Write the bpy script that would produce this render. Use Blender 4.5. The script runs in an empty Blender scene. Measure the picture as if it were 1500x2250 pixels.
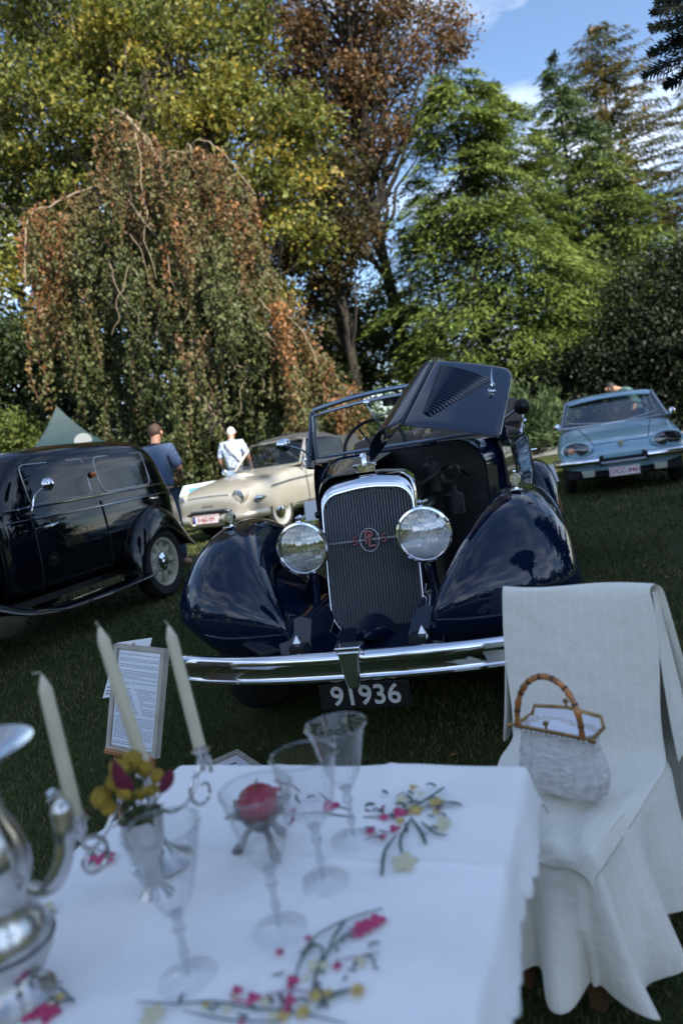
import bpy, bmesh, math, random
import numpy as np
from mathutils import Vector, Matrix, Quaternion
R = math.radians
random.seed(7); RNG = np.random.default_rng(11)
S = bpy.context.scene
COL = S.collection
# ------------------------------------------------------------------ camera
FPX, ROLL, HOFF, EYE = 1600.0, R(9.0), 149.1, 1.16     # focal length in photo pixels, roll, horizon offset, eye height
PITCH = math.atan(HOFF / FPX)
cam = bpy.data.cameras.new('camera'); camo = bpy.data.objects.new('camera', cam); COL.objects.link(camo)
cam.sensor_fit = 'VERTICAL'; cam.sensor_height = 36.0; cam.lens = 36.0 * FPX / 2250.0
cam.clip_start = 0.05; cam.clip_end = 2000
camo.matrix_world = (Matrix.Translation((0, 0, EYE)) @ Matrix.Rotation(R(90) - PITCH, 4, 'X') @ Matrix.Rotation(-ROLL, 4, 'Z'))
cam.dof.use_dof = True; cam.dof.focus_distance = 3.25; cam.dof.aperture_fstop = 2.1
S.camera = camo
# ------------------------------------------------------------------ sky and sun
SUN_AZ, SUN_EL = R(146), R(42)         # azimuth clockwise from +Y (the view direction)
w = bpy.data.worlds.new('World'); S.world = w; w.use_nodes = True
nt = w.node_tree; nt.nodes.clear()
def N(t, **k):
    n = nt.nodes.new(t)
    for a, b in k.items(): setattr(n, a, b)
    return n
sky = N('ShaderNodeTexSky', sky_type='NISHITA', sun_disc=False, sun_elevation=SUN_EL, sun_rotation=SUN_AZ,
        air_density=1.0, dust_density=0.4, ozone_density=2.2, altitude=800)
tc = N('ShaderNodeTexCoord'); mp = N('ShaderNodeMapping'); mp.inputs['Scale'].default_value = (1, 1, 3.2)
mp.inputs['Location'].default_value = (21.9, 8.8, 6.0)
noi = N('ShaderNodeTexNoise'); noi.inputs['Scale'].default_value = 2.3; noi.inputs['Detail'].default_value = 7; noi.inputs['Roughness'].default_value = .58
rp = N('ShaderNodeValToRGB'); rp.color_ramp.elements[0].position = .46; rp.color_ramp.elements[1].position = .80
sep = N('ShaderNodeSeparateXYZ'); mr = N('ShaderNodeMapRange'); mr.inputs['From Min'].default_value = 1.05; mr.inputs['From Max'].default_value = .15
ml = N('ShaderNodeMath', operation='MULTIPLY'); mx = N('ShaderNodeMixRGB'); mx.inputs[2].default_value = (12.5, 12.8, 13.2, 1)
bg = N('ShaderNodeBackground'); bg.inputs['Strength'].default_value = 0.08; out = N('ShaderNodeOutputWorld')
L = nt.links.new
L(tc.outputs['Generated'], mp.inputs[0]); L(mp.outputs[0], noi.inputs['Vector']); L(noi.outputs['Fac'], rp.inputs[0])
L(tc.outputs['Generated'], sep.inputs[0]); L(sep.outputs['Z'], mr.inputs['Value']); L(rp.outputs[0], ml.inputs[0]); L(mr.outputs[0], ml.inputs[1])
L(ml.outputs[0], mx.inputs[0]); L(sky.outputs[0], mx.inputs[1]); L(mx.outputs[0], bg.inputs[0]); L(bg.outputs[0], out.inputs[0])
sl = bpy.data.lights.new('sun', 'SUN'); sl.energy = 3.5; sl.angle = R(.53); sl.color = (1, .93, .80)
so = bpy.data.objects.new('sun', sl); COL.objects.link(so)
SDIR = Vector((math.sin(SUN_AZ) * math.cos(SUN_EL), math.cos(SUN_AZ) * math.cos(SUN_EL), math.sin(SUN_EL)))
so.rotation_euler = SDIR.to_track_quat('Z', 'Y').to_euler(); so.location = SDIR * 40
S.view_settings.view_transform = 'Standard'; S.view_settings.look = 'None'; S.view_settings.gamma = 1; S.view_settings.use_curve_mapping = False
S.view_settings.exposure = 1.72
S.render.engine = 'CYCLES'
S.cycles.max_bounces = 10; S.cycles.transparent_max_bounces = 16; S.cycles.transmission_bounces = 10; S.cycles.caustics_refractive = True

# ------------------------------------------------------------------ helpers
def ray(x, y):                               # photo pixel -> direction with unit depth along +Y
    X, Y = x - 750, y - 1125; c, s = math.cos(ROLL), math.sin(ROLL)
    u, v = X * c - Y * s, X * s + Y * c
    d = Vector((u, FPX * math.cos(PITCH) - v * math.sin(PITCH), -FPX * math.sin(PITCH) - v * math.cos(PITCH)))
    return d / d.y
def at_y(x, y, D): return Vector((0, 0, EYE)) + ray(x, y) * D
def at_z(x, y, z):
    d = ray(x, y); return Vector((0, 0, EYE)) + d * ((z - EYE) / d.z)
def ground(x, y):
    t = min(1, max(0, (y - .5) / 4.5)); return -.30 * (1 - t * t * (3 - 2 * t))

MATS = {}
def dusty(m, lo, hi, sc):                     # fine dust film: coat roughness wanders a little
    t = m.node_tree; co = t.nodes.new('ShaderNodeTexCoord'); n = t.nodes.new('ShaderNodeTexNoise'); n.inputs['Scale'].default_value = sc; n.inputs['Detail'].default_value = 9; n.inputs['Roughness'].default_value = .7
    r = t.nodes.new('ShaderNodeMapRange'); r.inputs[1].default_value = .4; r.inputs[2].default_value = .75; r.inputs[3].default_value = lo; r.inputs[4].default_value = hi
    t.links.new(co.outputs['Object'], n.inputs['Vector']); t.links.new(n.outputs['Fac'], r.inputs[0]); t.links.new(r.outputs[0], t.nodes['Principled BSDF'].inputs['Coat Roughness'])
def pm(name, base, rough=.5, metal=0, coat=0, spec=.5, var=0, vscale=6, bump=0, bscale=60, sheen=0, trans=0, ior=1.45, crough=.03, rvar=0, detail=4):
    m = bpy.data.materials.new(name); m.use_nodes = True; t = m.node_tree; b = t.nodes['Principled BSDF']
    b.inputs['Base Color'].default_value = (*base, 1); b.inputs['Roughness'].default_value = rough; b.inputs['Metallic'].default_value = metal
    b.inputs['Coat Weight'].default_value = coat; b.inputs['Coat Roughness'].default_value = crough; b.inputs['Specular IOR Level'].default_value = spec
    b.inputs['Sheen Weight'].default_value = sheen; b.inputs['Transmission Weight'].default_value = trans; b.inputs['IOR'].default_value = ior
    if var or bump or rvar:
        co = t.nodes.new('ShaderNodeTexCoord')
    if var or rvar:
        n = t.nodes.new('ShaderNodeTexNoise'); n.inputs['Scale'].default_value = vscale; n.inputs['Detail'].default_value = detail
        t.links.new(co.outputs['Object'], n.inputs['Vector'])
    if var:
        r = t.nodes.new('ShaderNodeMapRange'); r.inputs[1].default_value = .3; r.inputs[2].default_value = .7
        r.inputs[3].default_value = 1 - var; r.inputs[4].default_value = 1 + var
        t.links.new(n.outputs['Fac'], r.inputs[0])
        h = t.nodes.new('ShaderNodeHueSaturation'); h.inputs['Color'].default_value = (*base, 1)
        t.links.new(r.outputs[0], h.inputs['Value']); t.links.new(h.outputs[0], b.inputs['Base Color'])
    if rvar:
        r2 = t.nodes.new('ShaderNodeMapRange'); r2.inputs[1].default_value = .35; r2.inputs[2].default_value = .7
        r2.inputs[3].default_value = rough; r2.inputs[4].default_value = rough + rvar
        t.links.new(n.outputs['Fac'], r2.inputs[0]); t.links.new(r2.outputs[0], b.inputs['Roughness'])
    if bump:
        n2 = t.nodes.new('ShaderNodeTexNoise'); n2.inputs['Scale'].default_value = bscale; n2.inputs['Detail'].default_value = 5
        t.links.new(co.outputs['Object'], n2.inputs['Vector'])
        bp = t.nodes.new('ShaderNodeBump'); bp.inputs['Strength'].default_value = bump; bp.inputs['Distance'].default_value = .01
        t.links.new(n2.outputs['Fac'], bp.inputs['Height']); t.links.new(bp.outputs[0], b.inputs['Normal'])
    MATS[name] = m; return m
def glassmat(name, tint=(1, 1, 1), refl=.10, rough=.02, ior=1.5):
    """thin pane: mostly see-through with mirror reflection by fresnel"""
    m = bpy.data.materials.new(name); m.use_nodes = True; t = m.node_tree; t.nodes.clear()
    o = t.nodes.new('ShaderNodeOutputMaterial'); mix = t.nodes.new('ShaderNodeMixShader'); fr = t.nodes.new('ShaderNodeMath'); fr.operation = 'POWER'; fr.inputs[1].default_value = {1.5: 4.0, 1.6: 2.4, 1.22: 3.5}.get(ior, 4.0); lw = t.nodes.new('ShaderNodeLayerWeight'); lw.inputs[0].default_value = .5; t.links.new(lw.outputs['Facing'], fr.inputs[0])
    ad = t.nodes.new('ShaderNodeMath'); ad.operation = 'ADD'; ad.use_clamp = True; ad.inputs[1].default_value = refl + .03
    tr = t.nodes.new('ShaderNodeBsdfTransparent'); tr.inputs[0].default_value = (*tint, 1)
    gl = t.nodes.new('ShaderNodeBsdfGlossy'); gl.inputs['Roughness'].default_value = rough
    k = t.links.new; k(fr.outputs[0], ad.inputs[0]); k(ad.outputs[0], mix.inputs[0]); k(tr.outputs[0], mix.inputs[1]); k(gl.outputs[0], mix.inputs[2]); k(mix.outputs[0], o.inputs[0])
    MATS[name] = m; return m

class MB:
    def __init__(s): s.v = []; s.f = []
    def add(s, vs, fs, T=None):
        o = len(s.v)
        if T is not None: vs = [T @ Vector(p) for p in vs]
        s.v += [tuple(p) for p in vs]; s.f += [tuple(i + o for i in f) for f in fs]; return s
    def box(s, c, d, rot=None, taper=1.0):
        x, y, z = d[0] / 2, d[1] / 2, d[2] / 2; k = taper
        vs = [(-x, -y, -z), (x, -y, -z), (x, y, -z), (-x, y, -z), (-x * k, -y * k, z), (x * k, -y * k, z), (x * k, y * k, z), (-x * k, y * k, z)]
        T = Matrix.Translation(c) @ (rot.to_4x4() if rot is not None else Matrix())
        return s.add(vs, [(3, 2, 1, 0), (4, 5, 6, 7), (0, 1, 5, 4), (1, 2, 6, 5), (2, 3, 7, 6), (3, 0, 4, 7)], T)
    def lathe(s, prof, n=24, T=None, cap=True):          # prof: (radius, z) from bottom to top
        vs = []; fs = []
        for r, z in prof:
            for i in range(n):
                a = 2 * math.pi * i / n; vs.append((r * math.cos(a), r * math.sin(a), z))
        for k in range(len(prof) - 1):
            for i in range(n):
                j = (i + 1) % n; fs.append((k * n + i, k * n + j, (k + 1) * n + j, (k + 1) * n + i))
        if cap:
            if prof[0][0] > 1e-5: fs.append(tuple(range(n - 1, -1, -1)))
            if prof[-1][0] > 1e-5: fs.append(tuple((len(prof) - 1) * n + i for i in range(n)))
        return s.add(vs, fs, T)
    def tube(s, path, r, n=8, closed=False, cap=True, sq=1.0):
        P = [Vector(p) for p in path]; m = len(P); rr = r if isinstance(r, (list, tuple)) else [r] * m
        vs = []; fs = []; up = None
        for i in range(m):
            if closed: t = P[(i + 1) % m] - P[i - 1]
            else: t = P[min(i + 1, m - 1)] - P[max(i - 1, 0)]
            if t.length < 1e-9: t = Vector((0, 0, 1))
            t.normalize()
            if up is None:
                up = Vector((0, 0, 1)) if abs(t.z) < .9 else Vector((0, 1, 0))
            b = t.cross(up)
            if b.length < 1e-6: b = t.cross(Vector((1, 0, 0)))
            b.normalize(); up = b.cross(t).normalized()
            for k in range(n):
                a = 2 * math.pi * (k + .5) / n; vs.append(P[i] + (b * math.cos(a) + up * math.sin(a) * sq) * rr[i])
        for i in range(m if closed else m - 1):
            j = (i + 1) % m
            for k in range(n):
                l = (k + 1) % n; fs.append((i * n + k, i * n + l, j * n + l, j * n + k))
        if cap and not closed:
            fs.append(tuple(range(n - 1, -1, -1))); fs.append(tuple((m - 1) * n + k for k in range(n)))
        return s.add(vs, fs)
    def grid(s, rows, flip=False, closed=False):
        m, n = len(rows), len(rows[0]); vs = [p for r in rows for p in r]; fs = []
        for i in range(m - 1):
            for j in range(n if closed else n - 1):
                k = (j + 1) % n; q = (i * n + j, i * n + k, (i + 1) * n + k, (i + 1) * n + j); fs.append(q[::-1] if flip else q)
        return s.add(vs, fs)
    def prism(s, outline, a, b, axis='y', T=None):       # closed 2-D outline extruded between a and b
        n = len(outline)
        def P(u, v, w): return {'y': (u, w, v), 'x': (w, u, v), 'z': (u, v, w)}[axis]
        vs = [P(u, v, a) for u, v in outline] + [P(u, v, b) for u, v in outline]
        fs = [tuple(range(n)), tuple(range(2 * n - 1, n - 1, -1))] + [(i, i + n, (i + 1) % n + n, (i + 1) % n) for i in range(n)]
        return s.add(vs, fs, T)
    def mesh(s, name):
        me = bpy.data.meshes.new(name); me.from_pydata(s.v, [], s.f); me.validate(); return me
    def build(s, name, mat, parent=None, smooth=True, sub=0, solid=0, bevel=0, ang=40, off=-1, fix=True):
        me = s.mesh(name)
        if fix:
            bm = bmesh.new(); bm.from_mesh(me); bmesh.ops.recalc_face_normals(bm, faces=bm.faces); bm.to_mesh(me); bm.free()
        if mat: me.materials.append(mat)
        return finish(name, me, parent, smooth, sub, solid, bevel, ang, off)
def finish(name, me, parent=None, smooth=True, sub=0, solid=0, bevel=0, ang=40, off=-1):
    o = bpy.data.objects.new(name, me); COL.objects.link(o)
    if parent: o.parent = parent
    if smooth:
        me.polygons.foreach_set('use_smooth', [True] * len(me.polygons))
        if ang < 180 and not sub: me.set_sharp_from_angle(angle=R(ang))
    if bevel:
        b = o.modifiers.new('b', 'BEVEL'); b.width = bevel; b.segments = 2; b.limit_method = 'ANGLE'; b.angle_limit = R(35)
    if solid:
        k = o.modifiers.new('s', 'SOLIDIFY'); k.thickness = solid; k.offset = off
    if sub:
        k = o.modifiers.new('u', 'SUBSURF'); k.levels = sub; k.render_levels = sub
    return o
def one(name, mat, parent, fn, **k):
    m = MB(); fn(m); return m.build(name, mat, parent, **k)
def bake(o, cutters=()):
    """apply an object's modifiers (and boolean cuts) to a plain mesh"""
    for c in cutters:
        b = o.modifiers.new('c', 'BOOLEAN'); b.operation = 'DIFFERENCE'; b.solver = 'EXACT'; b.object = c
    bpy.context.view_layer.update(); dg = bpy.context.evaluated_depsgraph_get()
    me = bpy.data.meshes.new_from_object(o.evaluated_get(dg), depsgraph=dg); o.modifiers.clear(); o.data = me
    for c in cutters:
        bpy.data.objects.remove(c)
    me.polygons.foreach_set('use_smooth', [True] * len(me.polygons)); me.set_sharp_from_angle(angle=R(35)); return o
def empty(name, loc=(0, 0, 0), rz=0.0):
    o = bpy.data.objects.new(name, None); COL.objects.link(o); o.location = loc; o.rotation_euler = (0, 0, rz); o.empty_display_size = .1; return o
def tag(o, label, cat, group=None):
    o['label'] = label; o['category'] = cat
    if group: o['group'] = group
    return o
def thing(name, label, cat, loc=(0, 0, 0), rz=0.0, group=None): return tag(empty(name, loc, rz), label, cat, group)
def kind(o, k): o['kind'] = k; return o
def text_mesh(txt, size, depth=.002, bold=0.0, align='CENTER', space=1.0):
    c = bpy.data.curves.new('t', 'FONT'); c.body = txt; c.size = size; c.extrude = depth; c.offset = bold; c.align_x = align; c.align_y = 'CENTER'; c.space_character = space; c.resolution_u = 4
    o = bpy.data.objects.new('t', c); COL.objects.link(o); bpy.context.view_layer.update()
    dg = bpy.context.evaluated_depsgraph_get(); me = bpy.data.meshes.new_from_object(o.evaluated_get(dg), depsgraph=dg)
    bpy.data.objects.remove(o); bpy.data.curves.remove(c); return me
def text(name, txt, size, mat, parent, M, **k):
    me = text_mesh(txt, size, **k); me.transform(M); me.materials.clear(); me.materials.append(mat)
    return finish(name, me, parent, smooth=False)
def interp(xs, ys, t): return float(np.interp(t, xs, ys))
def crv(pts, n=24):                                      # Catmull-Rom through the points
    P = [Vector(p) for p in pts]; P = [2 * P[0] - P[1]] + P + [2 * P[-1] - P[-2]]; out = []
    m = len(P) - 3
    for i in range(n + 1):
        t = i / n * m; k = min(int(t), m - 1); u = t - k; a, b, c, d = P[k:k + 4]
        out.append(.5 * ((2 * b) + (c - a) * u + (2 * a - 5 * b + 4 * c - d) * u * u + (3 * b - a - 3 * c + d) * u ** 3))
    return out
RX90 = Matrix.Rotation(R(90), 4, 'X')                    # lathe axis z -> -y (towards the front of a car)
def T(*p): return Matrix.Translation(p)

# ------------------------------------------------------------------ shared materials
NAVY = pm('navy_paint', (.0035, .0085, .026), .4, coat=1.0, spec=.0, crough=.012)
BLACKP = pm('black_paint', (.0025, .0032, .006), .4, coat=1.0, spec=0, crough=.015)
dusty(NAVY, .01, .10, 7); dusty(BLACKP, .012, .10, 6)
CHROME = pm('chrome', (.80, .81, .83), .05, metal=1, rvar=.05, vscale=9)
STEEL = pm('brushed_steel', (.42, .43, .45), .28, metal=1, rvar=.12, vscale=20)
DARKM = pm('dark_metal', (.018, .019, .021), .45, metal=.3, var=.4, vscale=18)
TYRE = pm('tyre_rubber', (.016, .016, .016), .8, var=.3, vscale=12, bump=.3, bscale=90)
RIMC = pm('cream_wheel_paint', (.42, .40, .30), .4, coat=.4, var=.15)
BLK = pm('black_trim', (.008, .008, .009), .55)
GLASS = glassmat('window_glass', (.82, .86, .86), .05)
DGLASS = glassmat('tinted_window_glass', (.75, .78, .77), .0)
LEATH = pm('grey_brown_cloth', (.085, .068, .060), .75, var=.2, vscale=10, bump=.4, bscale=220, sheen=.2)
LEATHD = pm('dark_leather', (.02, .016, .014), .5, var=.3)
WHITE = pm('white_card', (.80, .81, .82), .6)
INK = pm('dark_ink', (.03, .03, .04), .7)
REDINK = pm('red_ink', (.45, .03, .03), .5)
LENS = glassmat('lamp_lens', (.95, .96, .95), .12, .05)
REFL = pm('lamp_reflector', (.92, .92, .91), .07, metal=1)
# ================================================================== lawn
GR_ = bpy.data.materials.new('lawn_turf'); GR_.use_nodes = True; t = GR_.node_tree; b = t.nodes['Principled BSDF']; b.inputs['Roughness'].default_value = .9; b.inputs['Specular IOR Level'].default_value = .15
co = t.nodes.new('ShaderNodeTexCoord'); n1 = t.nodes.new('ShaderNodeTexNoise'); n1.inputs['Scale'].default_value = 1.1; n1.inputs['Detail'].default_value = 8; n2 = t.nodes.new('ShaderNodeTexNoise'); n2.inputs['Scale'].default_value = 90; n2.inputs['Detail'].default_value = 4
r1 = t.nodes.new('ShaderNodeValToRGB'); r1.color_ramp.elements[0].color = (.018, .029, .008, 1); r1.color_ramp.elements[1].color = (.074, .088, .026, 1); r1.color_ramp.elements[0].position = .3; r1.color_ramp.elements[1].position = .72
ad = t.nodes.new('ShaderNodeMath'); ad.operation = 'MULTIPLY_ADD'; ad.inputs[1].default_value = .5; 
t.links.new(co.outputs['Object'], n1.inputs[0]); t.links.new(co.outputs['Object'], n2.inputs[0]); t.links.new(n2.outputs[0], ad.inputs[0]); 
hf = t.nodes.new('ShaderNodeMath'); hf.operation = 'MULTIPLY'; hf.inputs[1].default_value = .5; t.links.new(n1.outputs[0], hf.inputs[0]); t.links.new(hf.outputs[0], ad.inputs[2]); t.links.new(ad.outputs[0], r1.inputs[0]); t.links.new(r1.outputs[0], b.inputs['Base Color'])
bp = t.nodes.new('ShaderNodeBump'); bp.inputs['Strength'].default_value = .9; bp.inputs['Distance'].default_value = .03; t.links.new(n2.outputs[0], bp.inputs['Height']); t.links.new(bp.outputs[0], b.inputs['Normal'])
gx = np.concatenate([[-400, -150, -60], np.linspace(-25, 25, 51), [60, 150, 400]]); gy = np.concatenate([[-400, -100, -30], np.linspace(-10, 12, 67), np.linspace(13, 60, 30), [120, 400]])
und = lambda x, y: ground(x, y) + .012 * math.sin(x * 1.7 + y * .9) * math.sin(y * 1.3 - x * .5) * (1 if abs(x) < 30 and abs(y) < 40 else 0) - .004
m = MB(); m.grid([[(x, y, und(x, y)) for x in gx] for y in gy]); kind(m.build('lawn', GR_, None, ang=180), 'structure')
# short blades over the part of the lawn near enough to show them
def blades(n, x0, x1, y0, y1, h, wd, seed, dens_pow=1.0):
    g = np.random.default_rng(seed); y = y0 + (y1 - y0) * g.random(n) ** dens_pow; x = x0 + (x1 - x0) * g.random(n)
    x = x * (y / y1 * .75 + .25)
    z = np.array([und(a, c) for a, c in zip(x, y)]) - .002
    an = g.random(n) * 2 * np.pi; hh = h * (.5 + g.random(n)); ln = hh * (g.random(n) * 1.1)
    dx, dy = np.cos(an), np.sin(an); lx, ly = np.cos(an + 1.2 + g.random(n)), np.sin(an + 1.2 + g.random(n))
    V = np.empty((n, 3, 3)); wv_ = wd * (.6 + .8 * g.random(n)) * (.6 + y / 6)
    V[:, 0] = np.stack([x - dx * wv_, y - dy * wv_, z], 1); V[:, 1] = np.stack([x + dx * wv_, y + dy * wv_, z], 1); V[:, 2] = np.stack([x + lx * ln, y + ly * ln, z + hh], 1)
    return V.reshape(-1, 3), g.random(n)
def tri_mesh(name, V, tint, mat):
    n = len(V) // 3; me = bpy.data.meshes.new(name); me.vertices.add(len(V)); me.vertices.foreach_set('co', V.astype(np.float32).ravel())
    me.loops.add(len(V)); me.loops.foreach_set('vertex_index', np.arange(len(V), dtype=np.int32)); me.polygons.add(n)
    me.polygons.foreach_set('loop_start', np.arange(0, len(V), 3, dtype=np.int32)); me.polygons.foreach_set('loop_total', np.full(n, 3, np.int32))
    a = me.attributes.new('tint', 'FLOAT', 'POINT'); a.data.foreach_set('value', np.repeat(tint, 3).astype(np.float32)); me.update(); me.materials.append(mat); return me
GB = bpy.data.materials.new('grass_blades'); GB.use_nodes = True; t = GB.node_tree; b = t.nodes['Principled BSDF']; b.inputs['Roughness'].default_value = .6; b.inputs['Specular IOR Level'].default_value = .25
at = t.nodes.new('ShaderNodeAttribute'); at.attribute_name = 'tint'; r1 = t.nodes.new('ShaderNodeValToRGB'); e = r1.color_ramp.elements; e[0].color = (.021, .037, .009, 1); e[1].color = (.19, .15, .07, 1); k = e.new(.6); k.color = (.050, .076, .018, 1); k = e.new(.86); k.color = (.09, .088, .032, 1)
co = t.nodes.new('ShaderNodeTexCoord'); n1 = t.nodes.new('ShaderNodeTexNoise'); n1.inputs['Scale'].default_value = .9; n1.inputs['Detail'].default_value = 6; mr_ = t.nodes.new('ShaderNodeMapRange'); mr_.inputs[1].default_value = .35; mr_.inputs[2].default_value = .68; mr_.inputs[3].default_value = -.22; mr_.inputs[4].default_value = .30
ad_ = t.nodes.new('ShaderNodeMath'); ad_.operation = 'ADD'; ad_.use_clamp = True; t.links.new(co.outputs['Object'], n1.inputs['Vector']); t.links.new(n1.outputs[0], mr_.inputs[0]); t.links.new(mr_.outputs[0], ad_.inputs[0]); t.links.new(at.outputs['Fac'], ad_.inputs[1])
t.links.new(ad_.outputs[0], r1.inputs[0]); t.links.new(r1.outputs[0], b.inputs['Base Color'])
Va, ta = blades(110000, -3.6, 2.6, 1.3, 6.0, .022, .0022, 3, .8); Vb, tb = blades(70000, -5.0, 6.5, 5.5, 14.0, .03, .0035, 4, .8)
o = bpy.data.objects.new('grass', tri_mesh('grass', np.concatenate([Va, Vb]), np.concatenate([ta, tb]), GB)); COL.objects.link(o); kind(o, 'stuff'); o['label'] = 'short green grass covering the lawn'; o['category'] = 'grass'

g = np.random.default_rng(12); n = 320; x = -4.5 + 9.5 * g.random(n); y = 1.6 + 9 * g.random(n); z = np.array([und(a, c) for a, c in zip(x, y)]) + .012 + .012 * g.random(n); an = g.random(n) * 6.28; r_ = .012 + .014 * g.random(n)
V = np.empty((n, 6, 3)); c_, s_ = np.cos(an), np.sin(an)
for k_, (a1, b1, dz) in enumerate(((-1, 0, 0), (0, .6, .006), (1, 0, 0), (-1, 0, 0), (1, 0, 0), (0, -.6, .005))): V[:, k_] = np.stack([x + r_ * (a1 * c_ - b1 * s_), y + r_ * (a1 * s_ + b1 * c_), z + dz], 1)
FL = pm('fallen_leaf', (.16, .085, .03), .8, var=.6, vscale=3); o = bpy.data.objects.new('fallen_leaves', tri_mesh('fallen_leaves', V.reshape(-1, 3), np.repeat(g.random(n), 2), FL)); COL.objects.link(o); kind(o, 'stuff'); o['label'] = 'scattered fallen brown leaves on the lawn'; o['category'] = 'leaves'
# ================================================================== navy convertible
MC = thing('convertible_car', 'dark navy vintage convertible with its hood raised and louvred panel open, parked facing the table', 'car', (.0808, 3.12, -.07), R(-16))

def fender_rows(st, ns=13, side=1):
    """st: (y, z, xc, w_in, w_out, d_in, d_out) stations along the arc; elliptical section across"""
    rows = []
    for i, (y, z, xc, wi, wo, di, do) in enumerate(st):
        a = st[max(i - 1, 0)]; b = st[min(i + 1, len(st) - 1)]
        ty, tz = b[0] - a[0], b[1] - a[1]; l = math.hypot(ty, tz); ny, nz = -tz / l, ty / l
        row = []
        for k in range(ns):
            s = -1 + 2 * k / (ns - 1); q = abs(math.sin(s * math.pi / 2)); h = 1 - abs(math.cos(s * math.pi / 2)) ** .9
            x = xc + (wo * q if s > 0 else -wi * q); d = (do if s > 0 else di) * h
            row.append((side * x, y - ny * d, z - nz * d))
        rows.append(row)
    return rows
def dens(st, n):
    k = np.linspace(0, len(st) - 1, n); A = np.array(st)
    P = crv([(a[0], a[1], 0) for a in st], n - 1)
    return [(P[i].x, P[i].y, *[float(np.interp(k[i], range(len(st)), A[:, c])) for c in range(2, 7)]) for i in range(n)]
FST = [(-.29, .395, .42, .155, .38, .02, .27), (-.365, .50, .45, .165, .40, .05, .31), (-.37, .62, .50, .18, .375, .09, .33), (-.285, .77, .56, .19, .31, .15, .33),
       (-.10, .885, .62, .20, .245, .20, .31), (.13, .932, .65, .20, .205, .24, .31), (.38, .932, .66, .20, .19, .28, .31), (.64, .86, .67, .20, .18, .25, .29),
       (.86, .68, .68, .18, .17, .18, .2), (1.03, .48, .69, .15, .16, .1, .12), (1.18, .34, .70, .13, .15, .03, .05)]
for sd in (-1, 1):
    fe = MB().grid(fender_rows(dens(FST, 23), 15, sd)).build('front_fender', NAVY, MC, sub=1, solid=.006)
    # inner apron from the fender's inner edge down to the frame
    ap = []
    for r in fender_rows(dens(FST, 23), 15, sd)[3:21]:
        x, y, z = r[0]; ap.append([(x, y, z), (sd * (abs(x) * .75 + .07), y + .01, z - .05), (sd * (abs(x) * .45 + .14), y + .02, z - .13), (sd * .22, y + .02, max(z - .26, .34))])
    MB().grid(ap).build('inner_apron', NAVY, MC, sub=1)
    # side lamp on the fender crown
    lp = empty('fender_lamp'); lp.parent = MC; lp.location = (sd * .655, .11, .925); lp.scale = (.88,) * 3
    m = MB(); m.lathe([(.030, -.012), (.026, 0), (.012, .006), (.010, .016), (.011, .028)], 16); m.build('lamp_foot', CHROME, lp)
    m = MB(); m.lathe([(0, -.05), (.006, -.046), (.02, -.03), (.027, -.01), (.028, .012), (.026, .016)], 20, T(0, 0, .052) @ RX90); m.build('lamp_shell', CHROME, lp)
    m = MB(); m.lathe([(.0, .026), (.012, .023), (.024, .014), (.025, .012)], 18, T(0, 0, .052) @ RX90, cap=False); m.build('lens', LENS, lp)
    m = MB(); m.lathe([(.0, -.006), (.015, .0), (.025, .012)], 18, T(0, 0, .052) @ RX90, cap=False); m.build('reflector', REFL, lp)
    m = MB(); m.lathe([(0, .012), (.007, .01), (.009, .004), (.004, 0)], 10, T(0, .0, .083)); m.box((0, .012, .084), (.006, .05, .006)); m.build('finial', CHROME, lp)
    m = MB(); m.box((0, -.02, .004), (.05, .09, .008)); m.build('lamp_base_plate', CHROME, lp, bevel=.003)
# ---- wheels
def wheel(parent, c, r, wd, rim_mat, hub_mat, sd, spokes=10, rimr=None, disc=False):
    rimr = rimr or r * .66; W = empty('wheel'); W.parent = parent; W.location = c; X = Matrix.Rotation(R(90) * sd, 4, 'Y')
    m = MB(); h = wd / 2
    m.lathe([(rimr, -h * .8), (rimr + .02, -h), (r * .9, -h), (r * .97, -h * .75), (r, -h * .45), (r, h * .45), (r * .97, h * .75), (r * .9, h), (rimr + .02, h), (rimr, h * .8)], 48, X, cap=False); m.build('tyre', TYRE, W)
    m = MB(); m.lathe([(rimr + .004, h * .9), (rimr - .02, h * .82), (rimr - .028, h * .3), (rimr - .03, -h * .5)], 40, X, cap=False); m.build('rim', rim_mat, W)
    if disc:
        m = MB(); m.lathe([(rimr - .02, h * .45), (rimr * .78, h * .62), (rimr * .62, h * .50), (rimr * .5, h * .62), (0, h * .66)], 40, X, cap=False); m.build('wheel_disc', rim_mat, W)
        m = MB(); m.lathe([(rimr * .62, h * .6), (rimr * .55, h * .82), (rimr * .25, h * 1.0), (0, h * 1.05)], 32, X, cap=False); m.build('hub_cap', hub_mat, W)
    else:
        m = MB(); m.lathe([(rimr - .025, h * .1), (rimr * .45, h * .55), (rimr * .4, h * .4)], 32, X, cap=False)
        m.build('wheel_disc', rim_mat, W)
        for k in range(spokes):
            a = 2 * math.pi * k / spokes; m = MB()
            m.box((0, 0, 0), (.05, rimr * .5, .025), taper=.8); o = m.build('spoke', rim_mat, W, bevel=.004)
            o.matrix_local = X @ Matrix.Rotation(a, 4, 'Z') @ T(0, rimr * .68, h * .42)
        m = MB(); m.lathe([(rimr * .42, h * .3), (rimr * .38, h * .75), (rimr * .2, h * .95), (rimr * .17, h * 1.15), (0, h * 1.2)], 28, X, cap=False); m.build('hub_cap', hub_mat, W)
    return W
for sd in (-1, 1):
    wheel(MC, (sd * .68, .27, .335), .335, .17, RIMC, CHROME, sd)
    wheel(MC, (sd * .70, 3.02, .335), .335, .17, RIMC, CHROME, sd)
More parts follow.
